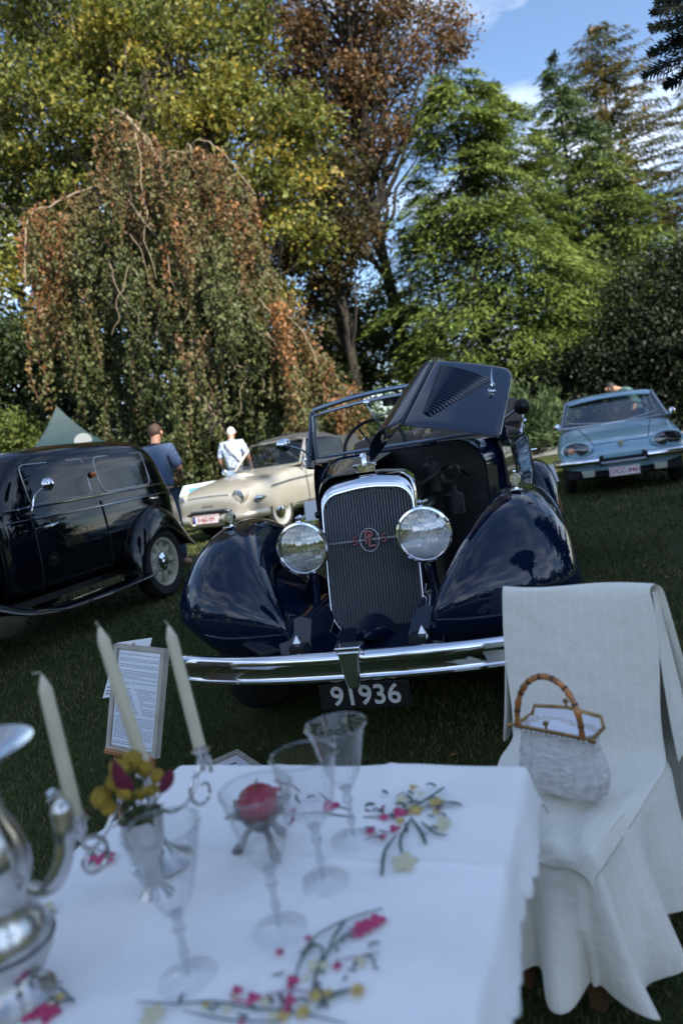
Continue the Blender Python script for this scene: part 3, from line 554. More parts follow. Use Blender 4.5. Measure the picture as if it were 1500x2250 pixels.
for sd in (-1, 1):
    for k_ in WIN:
        W_ = WIN[k_]; ym = sum(p[0] for p in W_) / len(W_)
        xw = lambda y, z: sd * (shw(y) - .03 - .055 * (z - 1.04) / .33 - .012)
        m = MB(); c = len(W_); m.add([(xw(y, z) - sd * .012, y, z) for y, z in W_] , [tuple(range(c))]); WO = m.build('window_pane', DGLASS, SD, smooth=False)
        m = MB(); m.tube([(xw(y, z) + sd * .014, y, z) for y, z in W_], .0045, 6, closed=True); m.build('frame', pm('dull_reveal', (.4, .4, .42), .3, metal=.8) if 'dull_reveal' not in MATS else MATS['dull_reveal'], WO)
    for z, r_ in ((1.048, .0075), (.958, .005)):
        m = MB(); m.tube([(sd * (shw(y) + .004 - (.022 if z > 1 else 0) + .006), y, z) for y in np.linspace(-1.45, .55, 22)], r_, 6); m.build('waist_line', CHROME, SD)
    for y in (-1.24, -.465, .36):
        m = MB(); m.tube([(sd * (shw(y) + dx), y + (.02 if y > 0 else 0) * 0, z) for z, dx in ((.40, -.035), (.5, -.004), (.65, .009), (.85, .005), (1.0, -.015))], .006, 5); m.build('door_gap', BLK, SD)
    for y, z, dy in ((-1.19, .885, .16), (.30, .925, -.13)):
        m = MB(); m.tube([(sd * shw(y), y, z), (sd * (shw(y) + .045), y, z), (sd * (shw(y) + .045), y + dy * .5, z + .004), (sd * (shw(y) + .04), y + dy, z + .012)], [.008, .009, .010, .006], 8); m.build('door_handle', CHROME, SD)
    MR = empty('wing_mirror'); MR.parent = SD
    m = MB(); m.tube(crv([(sd * .66, -1.30, 1.0), (sd * .70, -1.30, 1.03), (sd * .71, -1.27, 1.12), (sd * .76, -1.22, 1.18)], 10), .006, 8); m.build('mirror_arm', CHROME, MR)
    m = MB(); m.lathe([(0, .05), (.025, .044), (.045, .02), (.05, 0), (.046, -.008), (0, -.012)], 20, T(sd * .79, -1.20, 1.20) @ RX90 @ Matrix.Rotation(R(20 * sd), 4, 'Y')); m.build('mirror_head', CHROME, MR)
    m = MB(); m.lathe([(.0, 0), (.022, .004), (.028, .02), (.02, .034), (0, .04)], 14, T(sd * .63, -.465, 1.23) @ Matrix.Rotation(R(90 * sd), 4, 'Y')); m.build('indicator', pm('amber_lens', (.55, .16, .02), .2, coat=.6) if sd < 0 else MATS['amber_lens'], SD)
    st = [(-.27, .27, .69, .1, .12, .02, .03), (-.25, .5, .69, .12, .13, .09, .10), (-.13, .73, .69, .13, .135, .18, .2), (.10, .855, .68, .14, .14, .22, .24), (.36, .845, .67, .14, .14, .22, .24), (.58, .69, .66, .14, .14, .2, .22), (.72, .52, .65, .13, .13, .12, .14), (.82, .40, .64, .12, .12, .03, .04)]
    m = MB(); m.grid(fender_rows(dens(st, 19), 13, sd)); m.build('rear_fender', BLACKP, SD, sub=1, solid=.006)
    fs = [(-3.30, .42, .62, .13, .17, .04, .16), (-3.32, .6, .63, .14, .17, .08, .2), (-3.2, .78, .64, .15, .16, .14, .22), (-2.95, .9, .65, .16, .15, .2, .24), (-2.65, .91, .66, .16, .15, .22, .24), (-2.35, .80, .67, .16, .15, .2, .2), (-2.05, .60, .68, .15, .15, .12, .14), (-1.75, .42, .70, .13, .14, .06, .08), (-1.45, .315, .71, .12, .13, .03, .04), (-1.1, .285, .71, .12, .13, .03, .04), (-.5, .285, .71, .12, .13, .03, .04), (-.1, .29, .71, .11, .12, .03, .04)]
    m = MB(); m.grid(fender_rows(dens(fs, 34), 13, sd)); m.build('front_fender', BLACKP, SD, sub=1, solid=.008)
    m = MB(); m.tube([(sd * .845, y, z) for y, z in ((-1.6, .33), (-1.3, .268), (-.8, .252), (-.12, .262))], .007, 6); m.build('running_board_trim', CHROME, SD)
    wheel(SD, (sd * .70, .16, .335), .335, .16, RIMC, CHROME, sd, 9); wheel(SD, (sd * .68, -2.72, .335), .335, .16, RIMC, CHROME, sd, 9)
    H_ = empty('headlight'); H_.parent = SD; H_.location = (sd * .32, -3.12, .80)
    m = MB(); m.lathe([(0, -.17), (.06, -.14), (.1, -.06), (.115, 0), (.12, .01), (.11, .016)], 28, RX90); m.build('bowl', CHROME, H_)
    m = MB(); m.lathe([(0, .03), (.06, .026), (.108, .012)], 28, RX90, cap=False); m.build('lens', LENS, H_)
    m = MB(); m.tube([(0, .06, -.1), (0, .1, -.35)], .025, 8); m.build('post', BLACKP, H_)
def harch(hw, zt, zs, rc, y): return full(arch(hw, zt, zs, rc, y))
m = MB(); m.grid([harch(hw, zt, .5, .12, y) for y, hw, zt in ((-3.02, .24, 1.02), (-2.6, .3, 1.035), (-2.1, .38, 1.05), (-1.7, .46, 1.06), (-1.5, .51, 1.06))]); m.build('hood', BLACKP, SD, sub=1)
m = MB(); P = harch(.25, 1.04, .42, .11, -3.06); m.add(P, [tuple(range(len(P)))]); m.build('radiator', STEEL, SD); m = MB(); m.tube(harch(.25, 1.04, .42, .11, -3.07), .02, 8); m.build('radiator_shell', CHROME, SD)
m = MB(); m.tube([(x, -3.5 + .25 * (abs(x) / .8) ** 2.5, .42) for x in np.linspace(-.8, .8, 21)], .045, 10, sq=1.2); m.build('bumper', CHROME, SD)
m = MB(); m.box((0, -1.1, .34), (1.1, 3.8, .05)); m.build('chassis', BLK, SD)
for y, z0 in ((-.95, .5), (.15, .5)):
    m = MB(); m.grid([[(x, y + dy, z) for x in (-.5, -.48, 0, .48, .5)] for dy, z in ((-.5, .62), (-.45, .72), (-.1, .74), (0, .9), (.08, 1.12), (.14, 1.14), (.16, 1.0), (.16, .5))]); m.build('seat', LEATH, SD, sub=1)
SW2 = empty('steering_wheel'); SW2.parent = SD; SW2.location = (-.3, -1.28, 1.02); SW2.rotation_euler = (R(62), 0, 0)
m = MB(); m.tube([(.2 * math.cos(a), .2 * math.sin(a), 0) for a in np.linspace(0, 2 * math.pi, 31)[:-1]], .011, 6, closed=True); m.build('wheel_rim', BLK, SW2)
m = MB()
for k in range(3): a = k * 2.1; m.tube([(0, 0, 0), (.2 * math.cos(a), .2 * math.sin(a), 0)], .007, 6)
m.build('wheel_spokes', BLK, SW2)

# ================================================================== generic rounded body for the two later cars
def rbody(name, mat, parent, st, zb=.22, arches=(), sub=2, sec=None):
    rows = []
    for y, hw, zt, zs in st:                     # zs: shoulder height
        U = [(hw * .80, zb), (hw * .95, zb + .06), (hw, zb + .40 * (zs - zb)), (hw * .995, zb + .75 * (zs - zb)), (hw * .95, zs), (hw * .85, zs + .5 * (zt - zs)), (hw * .62, zs + .78 * (zt - zs)), (hw * .3, zs + .96 * (zt - zs)), (0, zt)]
        P = [(x, y, z) for x, z in U]; rows.append(P + [(-x, y, z) for x, y, z in P[::-1][1:]])
    m = MB(); m.grid(rows, closed=True); n_ = len(rows[0]); m.f += [tuple(range(n_)), tuple((len(rows) - 1) * n_ + i for i in range(n_))]
    o = m.build(name, mat, parent, sub=sub, ang=180); cut = []
    for sd in (-1, 1):
        for y, z, r_ in arches: cut.append(MB().lathe([(r_, -.3), (r_, .3)], 40, T(sd * .80, y, z) @ Matrix.Rotation(R(90), 4, 'Y')).build('cutter', None))
    bake(o, cut); return o
def snap(body, pts, d, off):
    out_ = []; d = Vector(d).normalized()
    for p in pts:
        ok, h, n_, i_ = body.ray_cast(Vector(p) - d * 1.5, d)
        out_.append(tuple((h if ok else Vector(p)) + ((n_ if n_.dot(d) < 0 else -n_) * off if ok else Vector((0, 0, 0)))))
    return out_
def plate(parent, loc, txt, w_, h_, size, border, mat_txt, blue=False, rx=0):
    P = empty('number_plate'); P.parent = parent; P.location = loc; P.rotation_euler = (R(rx), 0, 0)
    m = MB(); m.box((0, .008, 0), (w_, .008, h_)); m.build('plate_board', WHITE, P, bevel=.003)
    m = MB(); m.tube([(x, .003, z) for x, z in rrect(-w_ / 2 + .008, w_ / 2 - .008, -h_ / 2 + .008, h_ / 2 - .008, .012, 4)], .004, 4, closed=True); m.build('plate_border', border, P)
    if blue:
        m = MB(); m.box((-w_ / 2 + .026, .0015, 0), (.036, .004, h_ - .02)); m.build('country_band', pm('eu_blue', (.02, .05, .35), .4), P)
    text('plate_number', txt, size, mat_txt, P, T(.012 if blue else 0, .001, 0) @ MT, bold=.0009, depth=.001); return P

# ================================================================== champagne convertible
AC = R(33.6); NC = Vector((math.cos(AC), -math.sin(AC), 0)); PC = Vector((-.917, 10.997, 0)) - NC * .80
CR = thing('convertible_car', 'champagne gold 1950s car with dark soft top standing in the sun before the weeping tree', 'car', PC, -AC)
CHAMP = pm('champagne_paint', (.32, .305, .265), .32, metal=.15, coat=.7, crough=.05, var=.05)
CHAMPD = pm('champagne_panel', (.22, .20, .16), .35, metal=.3, coat=.5)
CBODY = rbody('body', CHAMP, CR, [(-.69, .46, .58, .50), (-.675, .60, .66, .56), (-.60, .72, .735, .64), (-.42, .775, .80, .71), (-.15, .79, .86, .78), (.3, .80, .92, .83), (.72, .80, .965, .86), (.80, .80, .93, .86), (1.1, .80, .90, .87), (2.0, .80, .90, .87), (2.8, .79, .93, .85), (3.3, .75, .87, .76), (3.62, .66, .74, .64), (3.72, .52, .6, .52)], arches=((.10, .29, .345), (2.65, .29, .345)))
for sd in (-1, 1):
    wheel(CR, (sd * .70, .10, .30), .30, .15, pm('silver_wheel', (.5, .5, .48), .4, metal=.5) if sd < 0 else MATS['silver_wheel'], CHROME, sd, disc=True, rimr=.215)
    wheel(CR, (sd * .70, 2.65, .30), .30, .15, MATS['silver_wheel'], CHROME, sd, disc=True, rimr=.215)
    H_ = empty('headlight'); H_.parent = CR; H_.location = (sd * .585, -.625, .625)
    m = MB(); m.lathe([(.125, -.18), (.125, -.06), (.118, .0), (.10, .015)], 32, RX90, cap=False); m.build('pod', CHAMP, H_)
    m = MB(); m.lathe([(.096, .0), (.106, .012), (.104, .024), (.092, .026)], 32, RX90, cap=False); m.build('rim', CHROME, H_)
    m = MB(); m.lathe([(0, -.06), (.05, -.04), (.095, .012)], 28, RX90, cap=False); m.build('reflector', REFL, H_)
    m = MB(); m.lathe([(0, .045), (.05, .038), (.094, .02)], 28, RX90, cap=False); m.build('lens', LENS, H_)
    m = MB(); m.lathe([(0, .05), (.02, .045), (.045, .0), (.04, -.1), (.005, -.24)], 16, T(sd * .775, -.46, .565) @ RX90); m.build('side_light', CHROME, CR)
    bp_ = [(sd * x, y, .345) for x, y in ((.30, -.75), (.5, -.73), (.68, -.65), (.78, -.50), (.81, -.36), (.815, -.26))]
    m = MB(); m.tube(crv(bp_, 16), [.05] + [.062] * 14 + [.05, .03], 12, sq=1.15); m.build('bumper', pm('champagne_bumper', (.42, .40, .33), .3, metal=.6, coat=.5) if sd < 0 else MATS['champagne_bumper'], CR)
    m = MB(); m.tube([(sd * .795, -.1, .70), (sd * .805, .4, .735), (sd * .81, 1.0, .745)], .008, 6); m.build('side_trim', CHROME, CR)
    m = MB(); m.tube([(sd * .81, .45, .36), (sd * .815, 1.3, .35), (sd * .81, 2.3, .36)], .012, 6); m.build('sill_trim', CHROME, CR)
    m = MB(); m.tube([(sd * .803, .82, .88), (sd * .808, .82, .6), (sd * .79, .84, .32)], .005, 5); m.build('door_gap', BLK, CR)
    MR = empty('wing_mirror'); MR.parent = CR
    m = MB(); m.tube([(sd * .77, .78, .90), (sd * .84, .76, .96)], .007, 6); m.build('mirror_arm', CHROME, MR)
    m = MB(); m.lathe([(0, .04), (.03, .03), (.05, .0), (0, -.005)], 16, T(sd * .86, .76, .985) @ RX90); m.build('mirror_head', CHROME, MR)
    WP = empty('wiper'); WP.parent = CR
    m = MB(); m.tube([(-.05 + sd * .28 + .12, .73, .985), (-.05 + sd * .28 - .22, .80, 1.04)], .007, 6); m.build('wiper_arm', STEEL, WP)
m = MB(); m.prism(rrect(-.42, .42, .335, .455, .05), -.715, -.45, 'y'); m.build('mouth', BLK, CR)
m = MB(); m.tube([(x, -.71 + .07 * (abs(x) / .45) ** 3, .475) for x in np.linspace(-.45, .45, 15)], .016, 8); m.build('mouth_trim', STEEL, CR)
m = MB(); m.tube([(x, y, z) for x, y, z in snap(CBODY, [(x, -.62, .66) for x in np.linspace(-.42, .42, 17)], (0, .8, -.6), .004)], .010, 8); m.build('nose_strip', CHROME, CR)
m = MB(); m.tube([(x, -.695, .55 + .012 * math.sin(x * 90)) for x in np.linspace(-.1, .12, 40)], .004, 5); m.build('script_badge', CHROME, CR)
m = MB(); m.tube([(x, -.72, .27) for x in np.linspace(-.35, .35, 5)], .035, 8); m.build('lower_bar', STEEL, CR)
plate(CR, (0, -.765, .355), '0·AJG·591', .52, .13, .088, REDINK, REDINK, True)
# windscreen, soft top, cabin
def csp(x, s): return (x * (1 - .16 * s), .74 + .40 * s + .10 * (1 - (x / .70) ** 2) * -1 + .1, .955 + .40 * s)
CW = empty('windscreen'); CW.parent = CR; xs = np.linspace(-.70, .70, 15)
m = MB(); m.tube([csp(-.70, s) for s in (0, .3, .6, .92)] + [csp(x, 1) for x in xs[1:-1]] + [csp(.70, s) for s in (.92, .6, .3, 0)] + [csp(x, -.02) for x in xs[::-1][1:-1]], .022, 8, closed=True); m.build('frame', pm('champagne_frame', (.55, .52, .45), .25, metal=.8) , CW)
m = MB(); m.grid([[csp(x, s) for x in xs] for s in (0, .3, .6, 1)]); m.build('pane', GLASS, CW)
TOPC = pm('dark_soft_top', (.045, .045, .050), .8, var=.2, bump=.3, bscale=300)
rows = []
for y, z, hw, zs in ((1.14, 1.39, .60, 1.345), (1.3, 1.43, .635, 1.33), (1.7, 1.465, .66, 1.33), (2.1, 1.45, .67, 1.30), (2.4, 1.36, .68, 1.2), (2.65, 1.18, .69, 1.05), (2.85, .97, .69, .93)):
    rows.append([(x * hw, y, zs + (z - zs) * (1 - abs(x) ** 3)) for x in np.linspace(-1, 1, 13)])
m = MB(); m.grid(rows); m.build('soft_top', TOPC, CR, sub=1, solid=.02)
for sd in (-1, 1):
    m = MB(); m.add([(sd * .635, 1.25, 1.33), (sd * .665, 2.15, 1.30), (sd * .76, 2.15, .90), (sd * .755, .92, .90), (sd * .66, 1.16, 1.28)], [(0, 1, 2, 3, 4)]); m.build('side_window', GLASS, CR, smooth=False)
    m = MB(); m.grid([[(sd * (.67 + .1 * t), y, 1.30 - .40 * t) for t in (0, .5, 1)] for y in (2.15, 2.3, 2.45, 2.85 - .1)]); m.build('soft_top_quarter', TOPC, CR)
    m = MB(); m.tube([(sd * .755, .88, .90), (sd * .61, 1.2, 1.34)], .012, 6); m.build('window_post', STEEL, CR)
    m = MB(); m.grid([[(sd * .38 + .22 * u, 1.75 + dy, z) for u in np.linspace(-1, 1, 5)] for dy, z in ((-.45, .6), (-.1, .6), (.0, .8), (.1, 1.06), (.16, 1.07), (.18, .7))]); m.build('seat', LEATHD, CR, sub=1)
m = MB(); m.grid([[(x, y, .905) for x in (-.72, 0, .72)] for y in (.95, 1.2, 2.0, 2.8)]); m.build('cabin_floor', BLK, CR)

# ================================================================== blue coupe
ABL = R(18.5); NB = Vector((math.cos(ABL), -math.sin(ABL), 0)); PB = Vector((3.25, 9.9, 0)) + NB * .567
BL = thing('coupe_car', 'pale metallic blue coupe with oval headlights and red lettered plate parked before the dark hedge', 'car', PB, -ABL)
BLUE = pm('blue_metallic_paint', (.26, .44, .54), .3, metal=.1, coat=.8, crough=.04, var=.04)
BBODY = rbody('body', BLUE, BL, [(-.70, .52, .50, .44), (-.69, .62, .56, .49), (-.64, .70, .62, .55), (-.50, .755, .68, .61), (-.2, .78, .735, .68), (.2, .79, .79, .73), (.6, .79, .845, .77), (.78, .79, .86, .78), (1.2, .79, .85, .79), (2.2, .79, .85, .79), (2.9, .77, .83, .76), (3.3, .72, .76, .70), (3.5, .60, .6, .55)], zb=.30, arches=((.05, .27, .335), (2.3, .27, .335)))
m = MB(); m.box((0, 1.4, .27), (1.35, 4.0, .12)); m.build('underbody', BLK, BL, bevel=.02)
for sd in (-1, 1):
    for y in (.05, 2.3): wheel(BL, (sd * .66, y, .295), .295, .15, MATS['silver_wheel'], CHROME, sd, disc=True, rimr=.21)
    H_ = empty('headlight'); H_.parent = BL; H_.location = (sd * .535, -.655, .60); H_.rotation_euler = (R(-12), 0, R(sd * 18))
    SC = Matrix.Diagonal((1.6, 1, .85, 1))
    m = MB(); m.lathe([(.125, -.1), (.129, -.01), (.124, .02), (.110, .028), (.104, .018)], 36, SC @ RX90, cap=False); m.build('surround', BLUE, H_)
    m = MB(); m.lathe([(0, -.07), (.06, -.06), (.106, .02)], 32, SC @ RX90, cap=False); m.build('recess', DARKM, H_)
    m = MB(); m.lathe([(0, .05), (.05, .043), (.108, .018)], 32, SC @ RX90, cap=False); m.build('cover_glass', LENS, H_)
    for i, x in enumerate((.07 * sd, -.06 * sd)):
        q_ = .62 if (i == 0 and sd < 0) else 1; m = MB(); m.lathe([(0, -.045), (.04 * q_, -.03), (.068 * q_, .0), (.07 * q_, .006)], 24, T(x - .01 * sd, 0, 0) @ RX90); m.build('lamp', MATS['amber_lens'] if (i == 0 and sd < 0) else DARKM, H_)
    m = MB(); m.tube(crv([(sd * .28, -.80, .445), (sd * .5, -.78, .445), (sd * .70, -.68, .445), (sd * .79, -.50, .445), (sd * .805, -.28, .445)], 14), .048, 10, sq=1.0); m.build('bumper', CHROME, BL)
    m = MB(); m.box((sd * .25, -.77, .44), (.05, .06, .13)); m.build('bumper_guard', DARKM, BL, bevel=.01)
    F_ = empty('fog_lamp'); F_.parent = BL; F_.location = (sd * .42, -.76, .29)
    m = MB(); m.box((0, .02, 0), (.16, .06, .095)); m.build('housing', STEEL, F_, bevel=.012); m = MB(); m.box((0, -.013, 0), (.135, .01, .075)); m.build('lens', pm('fog_glass', (.45, .46, .38), .2, coat=.8) if sd < 0 else MATS['fog_glass'], F_, bevel=.004)
    m = MB(); m.tube([(0, .02, .04), (0, .03, .12)], .01, 6); m.build('bracket', STEEL, F_)
    MR = empty('wing_mirror'); MR.parent = BL
    m = MB(); m.tube([(sd * .70, .60, .80), (sd * .745, .58, .86)], .008, 6); m.build('mirror_arm', CHROME, MR)
    m = MB(); m.lathe([(0, .05), (.03, .04), (.048, .0), (.02, -.03), (0, -.03)], 16, T(sd * .76, .58, .90) @ RX90); m.build('mirror_head', CHROME, MR)
    WP = empty('wiper'); WP.parent = BL
    m = MB(); m.tube([(sd * .17, .665, .868), (sd * .42, .66, .90), (sd * .62, .70, .93 + .02 * (sd > 0))], [.011, .009, .006], 6); m.build('wiper_arm', STEEL, WP)
    m = MB(); m.tube(snap(BBODY, [(sd * (.33 + .15 * t), -.60 + 1.25 * t, .7) for t in np.linspace(0, 1, 12)], (0, .3, -1), .0), .006, 5); m.build('bonnet_gap', BLK, BL)
    m = MB(); m.tube(snap(BBODY, [(sd * .105, -.58 + 1.2 * t, .7) for t in np.linspace(0, 1, 12)], (0, .3, -1), 0.), .0035, 5); m.build('bonnet_crease', BLUE, BL)
m = MB(); m.tube(snap(BBODY, [(x, -.60, .7) for x in np.linspace(-.33, .33, 11)], (0, .3, -1), .0), .006, 5); m.build('bonnet_gap', BLK, BL)
m = MB(); m.prism(rrect(-.27, .27, .40, .46, .02), -.735, -.6, 'y'); m.build('grille_slot', BLK, BL)
m = MB(); m.tube([(-.26, -.80, .405), (.26, -.80, .405)], .02, 8); m.build('centre_bar', STEEL, BL)
m = MB(); m.prism([(0, -.035), (-.03, -.01), (-.03, .03), (.03, .03), (.03, -.01)], -.70, -.60, 'y', T(0, .0, .625)); m.build('badge', pm('badge_enamel', (.5, .45, .35), .3, metal=.6), BL, bevel=.004)
plate(BL, (0, -.80, .285), 'OCC-946', .36, .12, .078, REDINK, REDINK, False)
def bsp(x, s): return (x * (1 - .17 * s), .68 + .62 * s - .14 * (1 - (x / .72) ** 2) + .14, .85 + .385 * s)
xs = np.linspace(-.72, .72, 15); BW = empty('windscreen'); BW.parent = BL
m = MB(); m.tube([bsp(-.72, s) for s in (0, .3, .6, .95)] + [bsp(x, 1) for x in xs[1:-1]] + [bsp(.72, s) for s in (.95, .6, .3, 0)] + [bsp(x, 0) for x in xs[::-1][1:-1]], .016, 8, closed=True); m.build('frame', STEEL, BW)
m = MB(); m.grid([[bsp(x, s) for x in xs] for s in (0, .35, .7, 1)]); m.build('pane', glassmat('smoked_windscreen', (.42, .45, .46), .14), BW)
rows = [[(x * hw, y - .10 * (1 - abs(x) ** 2) * (i == 0) , z + .05 * (1 - abs(x) ** 2.5)) for x in np.linspace(-1, 1, 11)] for i, (y, z, hw) in enumerate(((1.27, 1.175, .595), (1.36, 1.225, .605), (1.45, 1.24, .62), (1.9, 1.24, .63), (2.3, 1.225, .62), (2.42, 1.19, .60)))]
m = MB(); m.grid(rows); m.build('roof', BLUE, BL, sub=1, solid=.03)
for sd in (-1, 1):
    m = MB(); m.tube([(sd * .74, .86, .84), (sd * .61, 1.40, 1.23)], .013, 6); m.tube([(sd * .74, 2.5, .84), (sd * .615, 2.15, 1.22)], .02, 6); m.tube([(sd * .70, 2.95, .84), (sd * .59, 2.42, 1.2)], .02, 6)
    kind(m.build('pillars', STEEL, BL), 'stuff')
    m = MB(); m.grid([[(sd * .30 + .22 * u, 1.6 + dy, z) for u in np.linspace(-1, 1, 5)] for dy, z in ((-.45, .5), (-.1, .5), (.0, .7), (.1, .98), (.16, 1.0), (.18, .6))]); m.build('seat', LEATHD, BL, sub=1)
m = MB(); m.grid([[(x, y, .862) for x in (-.7, 0, .7)] for y in (1.0, 1.3, 2.0, 2.6)]); m.build('cabin_floor', BLK, BL)
SW3 = one('steering_wheel', BLK, BL, lambda m: m.tube([(.34 + .19 * math.cos(a), 1.08 + .1 * math.sin(a), .93 + .15 * math.sin(a)) for a in np.linspace(0, 2 * math.pi, 31)[:-1]], .011, 6, closed=True))
# ================================================================== table laid with cloth, glasses and silver
TZ = .46
TA = Vector((.275, 1.405, 0)); TW = Vector((-.937, .35, 0)); TD = Vector((-.35, -.937, 0)); TWID, TDEP = .80, 1.05
def tpt(a, b, z=TZ): p = TA + TW * a + TD * b; return Vector((p.x, p.y, z))
tc_ = tpt(TWID / 2, TDEP / 2, 0); gz = ground(tc_.x, tc_.y)
TB = thing('table', 'rectangular wooden table hidden under the embroidered white cloth', 'table', (tc_.x, tc_.y, gz))
WOOD = pm('wood', (.20, .11, .05), .5, var=.3, vscale=8)
def tl(a, b, z): p = tpt(a, b, z); return (p.x - tc_.x, p.y - tc_.y, z - gz)
trot = Matrix.Rotation(math.atan2(TW.y, TW.x), 3, 'Z')
m = MB(); m.box(tl(TWID / 2, TDEP / 2, TZ - .018), (TWID - .01, TDEP - .01, .03), trot); m.build('tabletop', WOOD, TB, bevel=.003)
for a in (.14, TWID - .14):
    for b in (.14, TDEP - .14):
        m = MB(); q = tl(a, b, 0); m.box((q[0], q[1], (TZ - .03 - gz) / 2), (.05, .05, TZ - .03 - gz + .02), trot); m.build('leg', WOOD, TB, bevel=.004)
CLOTH = pm('white_tablecloth', (.84, .83, .81), .85, bump=1.0, bscale=9, sheen=.3, var=.03, vscale=4)
OV = .092
def cl(a, b):
    """cloth coordinates -> point; beyond the table edge it bends and hangs"""
    da = -a if a < 0 else (a - TWID if a > TWID else 0); db = -b if b < 0 else (b - TDEP if b > TDEP else 0); o = math.hypot(da, db)
    ca, cb = min(max(a, 0), TWID), min(max(b, 0), TDEP); z = TZ + .003 + .0035 * math.exp(-((a - .27) / .010) ** 2) + .0035 * math.exp(-((a - .54) / .010) ** 2) + .003 * math.exp(-((b - .34) / .010) ** 2) + .0030 * math.sin(a * 21 + b * 9) * math.sin(b * 17 - a * 5) + .0022 * math.sin(a * 7 - b * 31) + .0016 * math.sin(a * 43 + b * 37) * math.sin(b * 11)
    if o > 0:
        ua, ub = (-1 if a < 0 else 1) * da / o, (-1 if b < 0 else 1) * db / o; r = .016; th = min(o / r, math.pi / 2 * .93); out_ = r * math.sin(th); dn = r * (1 - math.cos(th)) + max(0, o - r * math.pi / 2 * .93)
        wv_ = .006 * math.sin((a * 1.3 + b) * 19) * min(1, o / .08) + (.30 if a < 0 else .2) * max(0, o - .02)
        ca += ua * (out_ + wv_); cb += ub * (out_ + wv_); z -= dn
    return tpt(ca, cb, z)
def sc(t): return .016 * (1 - abs(math.sin(t * math.pi / .062)))      # pointed scallops along the hem
cols_in = np.linspace(0, 1, 42); edge = [0, .012, .024, .036, .055, .075]
def axis(W_): return [-OV, -.080, -.066, -.052, -.038, -.024, -.014, -.007] + list(np.linspace(0, W_, int(W_ * 60))) + [W_ + v for v in (.007, .014, .024, .038, .052, .066, .080, OV)]
AX, BX = axis(TWID), axis(TDEP); BX = sorted(set(BX) | set(np.linspace(0, TDEP, 234))); rows = []
for b in BX:
    row = []
    for a in AX:
        aa, bb = a, b
        if a == AX[0]: aa += sc(b)
        if a == AX[-1]: aa -= sc(b)
        if b == BX[0]: bb += sc(a)
        if b == BX[-1]: bb -= sc(a)
        row.append(tuple(cl(aa, bb)))
    rows.append(row)
m = MB(); m.grid(rows); TC = m.build('tablecloth', CLOTH, None, ang=180, solid=.0015); tag(TC, 'white tablecloth with scalloped hem and embroidered flower sprays over the table', 'tablecloth')
# embroidery lying on the cloth
THR = {'green': pm('green_thread', (.08, .13, .105), .7, var=.4, vscale=120), 'dgreen': pm('dark_green_thread', (.05, .08, .08), .7), 'pink': pm('crimson_thread', (.48, .05, .14), .6, var=.4, vscale=150), 'yel': pm('yellow_thread', (.50, .36, .10), .7, var=.3, vscale=150), 'pale': pm('pale_yellow_thread', (.60, .56, .36), .7), 'mauve': pm('mauve_thread', (.16, .04, .09), .7)}
EZ = TZ + .0095
def ep(x, y): return at_z(x, y, EZ)
def stem(px, wpx, c, nm='embroidered_stem'):
    P = crv([ep(x, y) for x, y in px], 5 * (len(px) - 1)); L_ = []; Rr = []
    for i, p in enumerate(P):
        t = (P[min(i + 1, len(P) - 1)] - P[max(i - 1, 0)]); t.z = 0; t.normalize(); s = Vector((-t.y, t.x, 0)) * (wpx * .36 * p.y / FPX) * (1 - .5 * abs(2 * i / len(P) - 1) ** 3); L_.append(tuple(p + s)); Rr.append(tuple(p - s))
    m = MB(); m.grid([L_, [((a[0] + b[0]) / 2, (a[1] + b[1]) / 2, EZ + .0008) for a, b in zip(L_, Rr)], Rr]); m.build(nm, THR[c], TC, fix=False)
def petal(x, y, r, c, n=5, rot=0.0, inner=.35, nm='embroidered_flower'):
    C = ep(x, y); k = r * 1.3 * C.y / FPX; m = MB(); vs = [(C.x, C.y, EZ + .0015)]
    N_ = n * 6
    for i in range(N_): a = 2 * math.pi * i / N_ + rot; q = k * (inner + (1 - inner) * abs(math.cos(a * n / 2)) ** .7); vs.append((C.x + q * math.cos(a), C.y + q * math.sin(a) * 1.25, EZ))
    m.add(vs, [(0, i + 1, (i + 1) % N_ + 1) for i in range(N_)]); m.build(nm, THR[c], TC, fix=False)
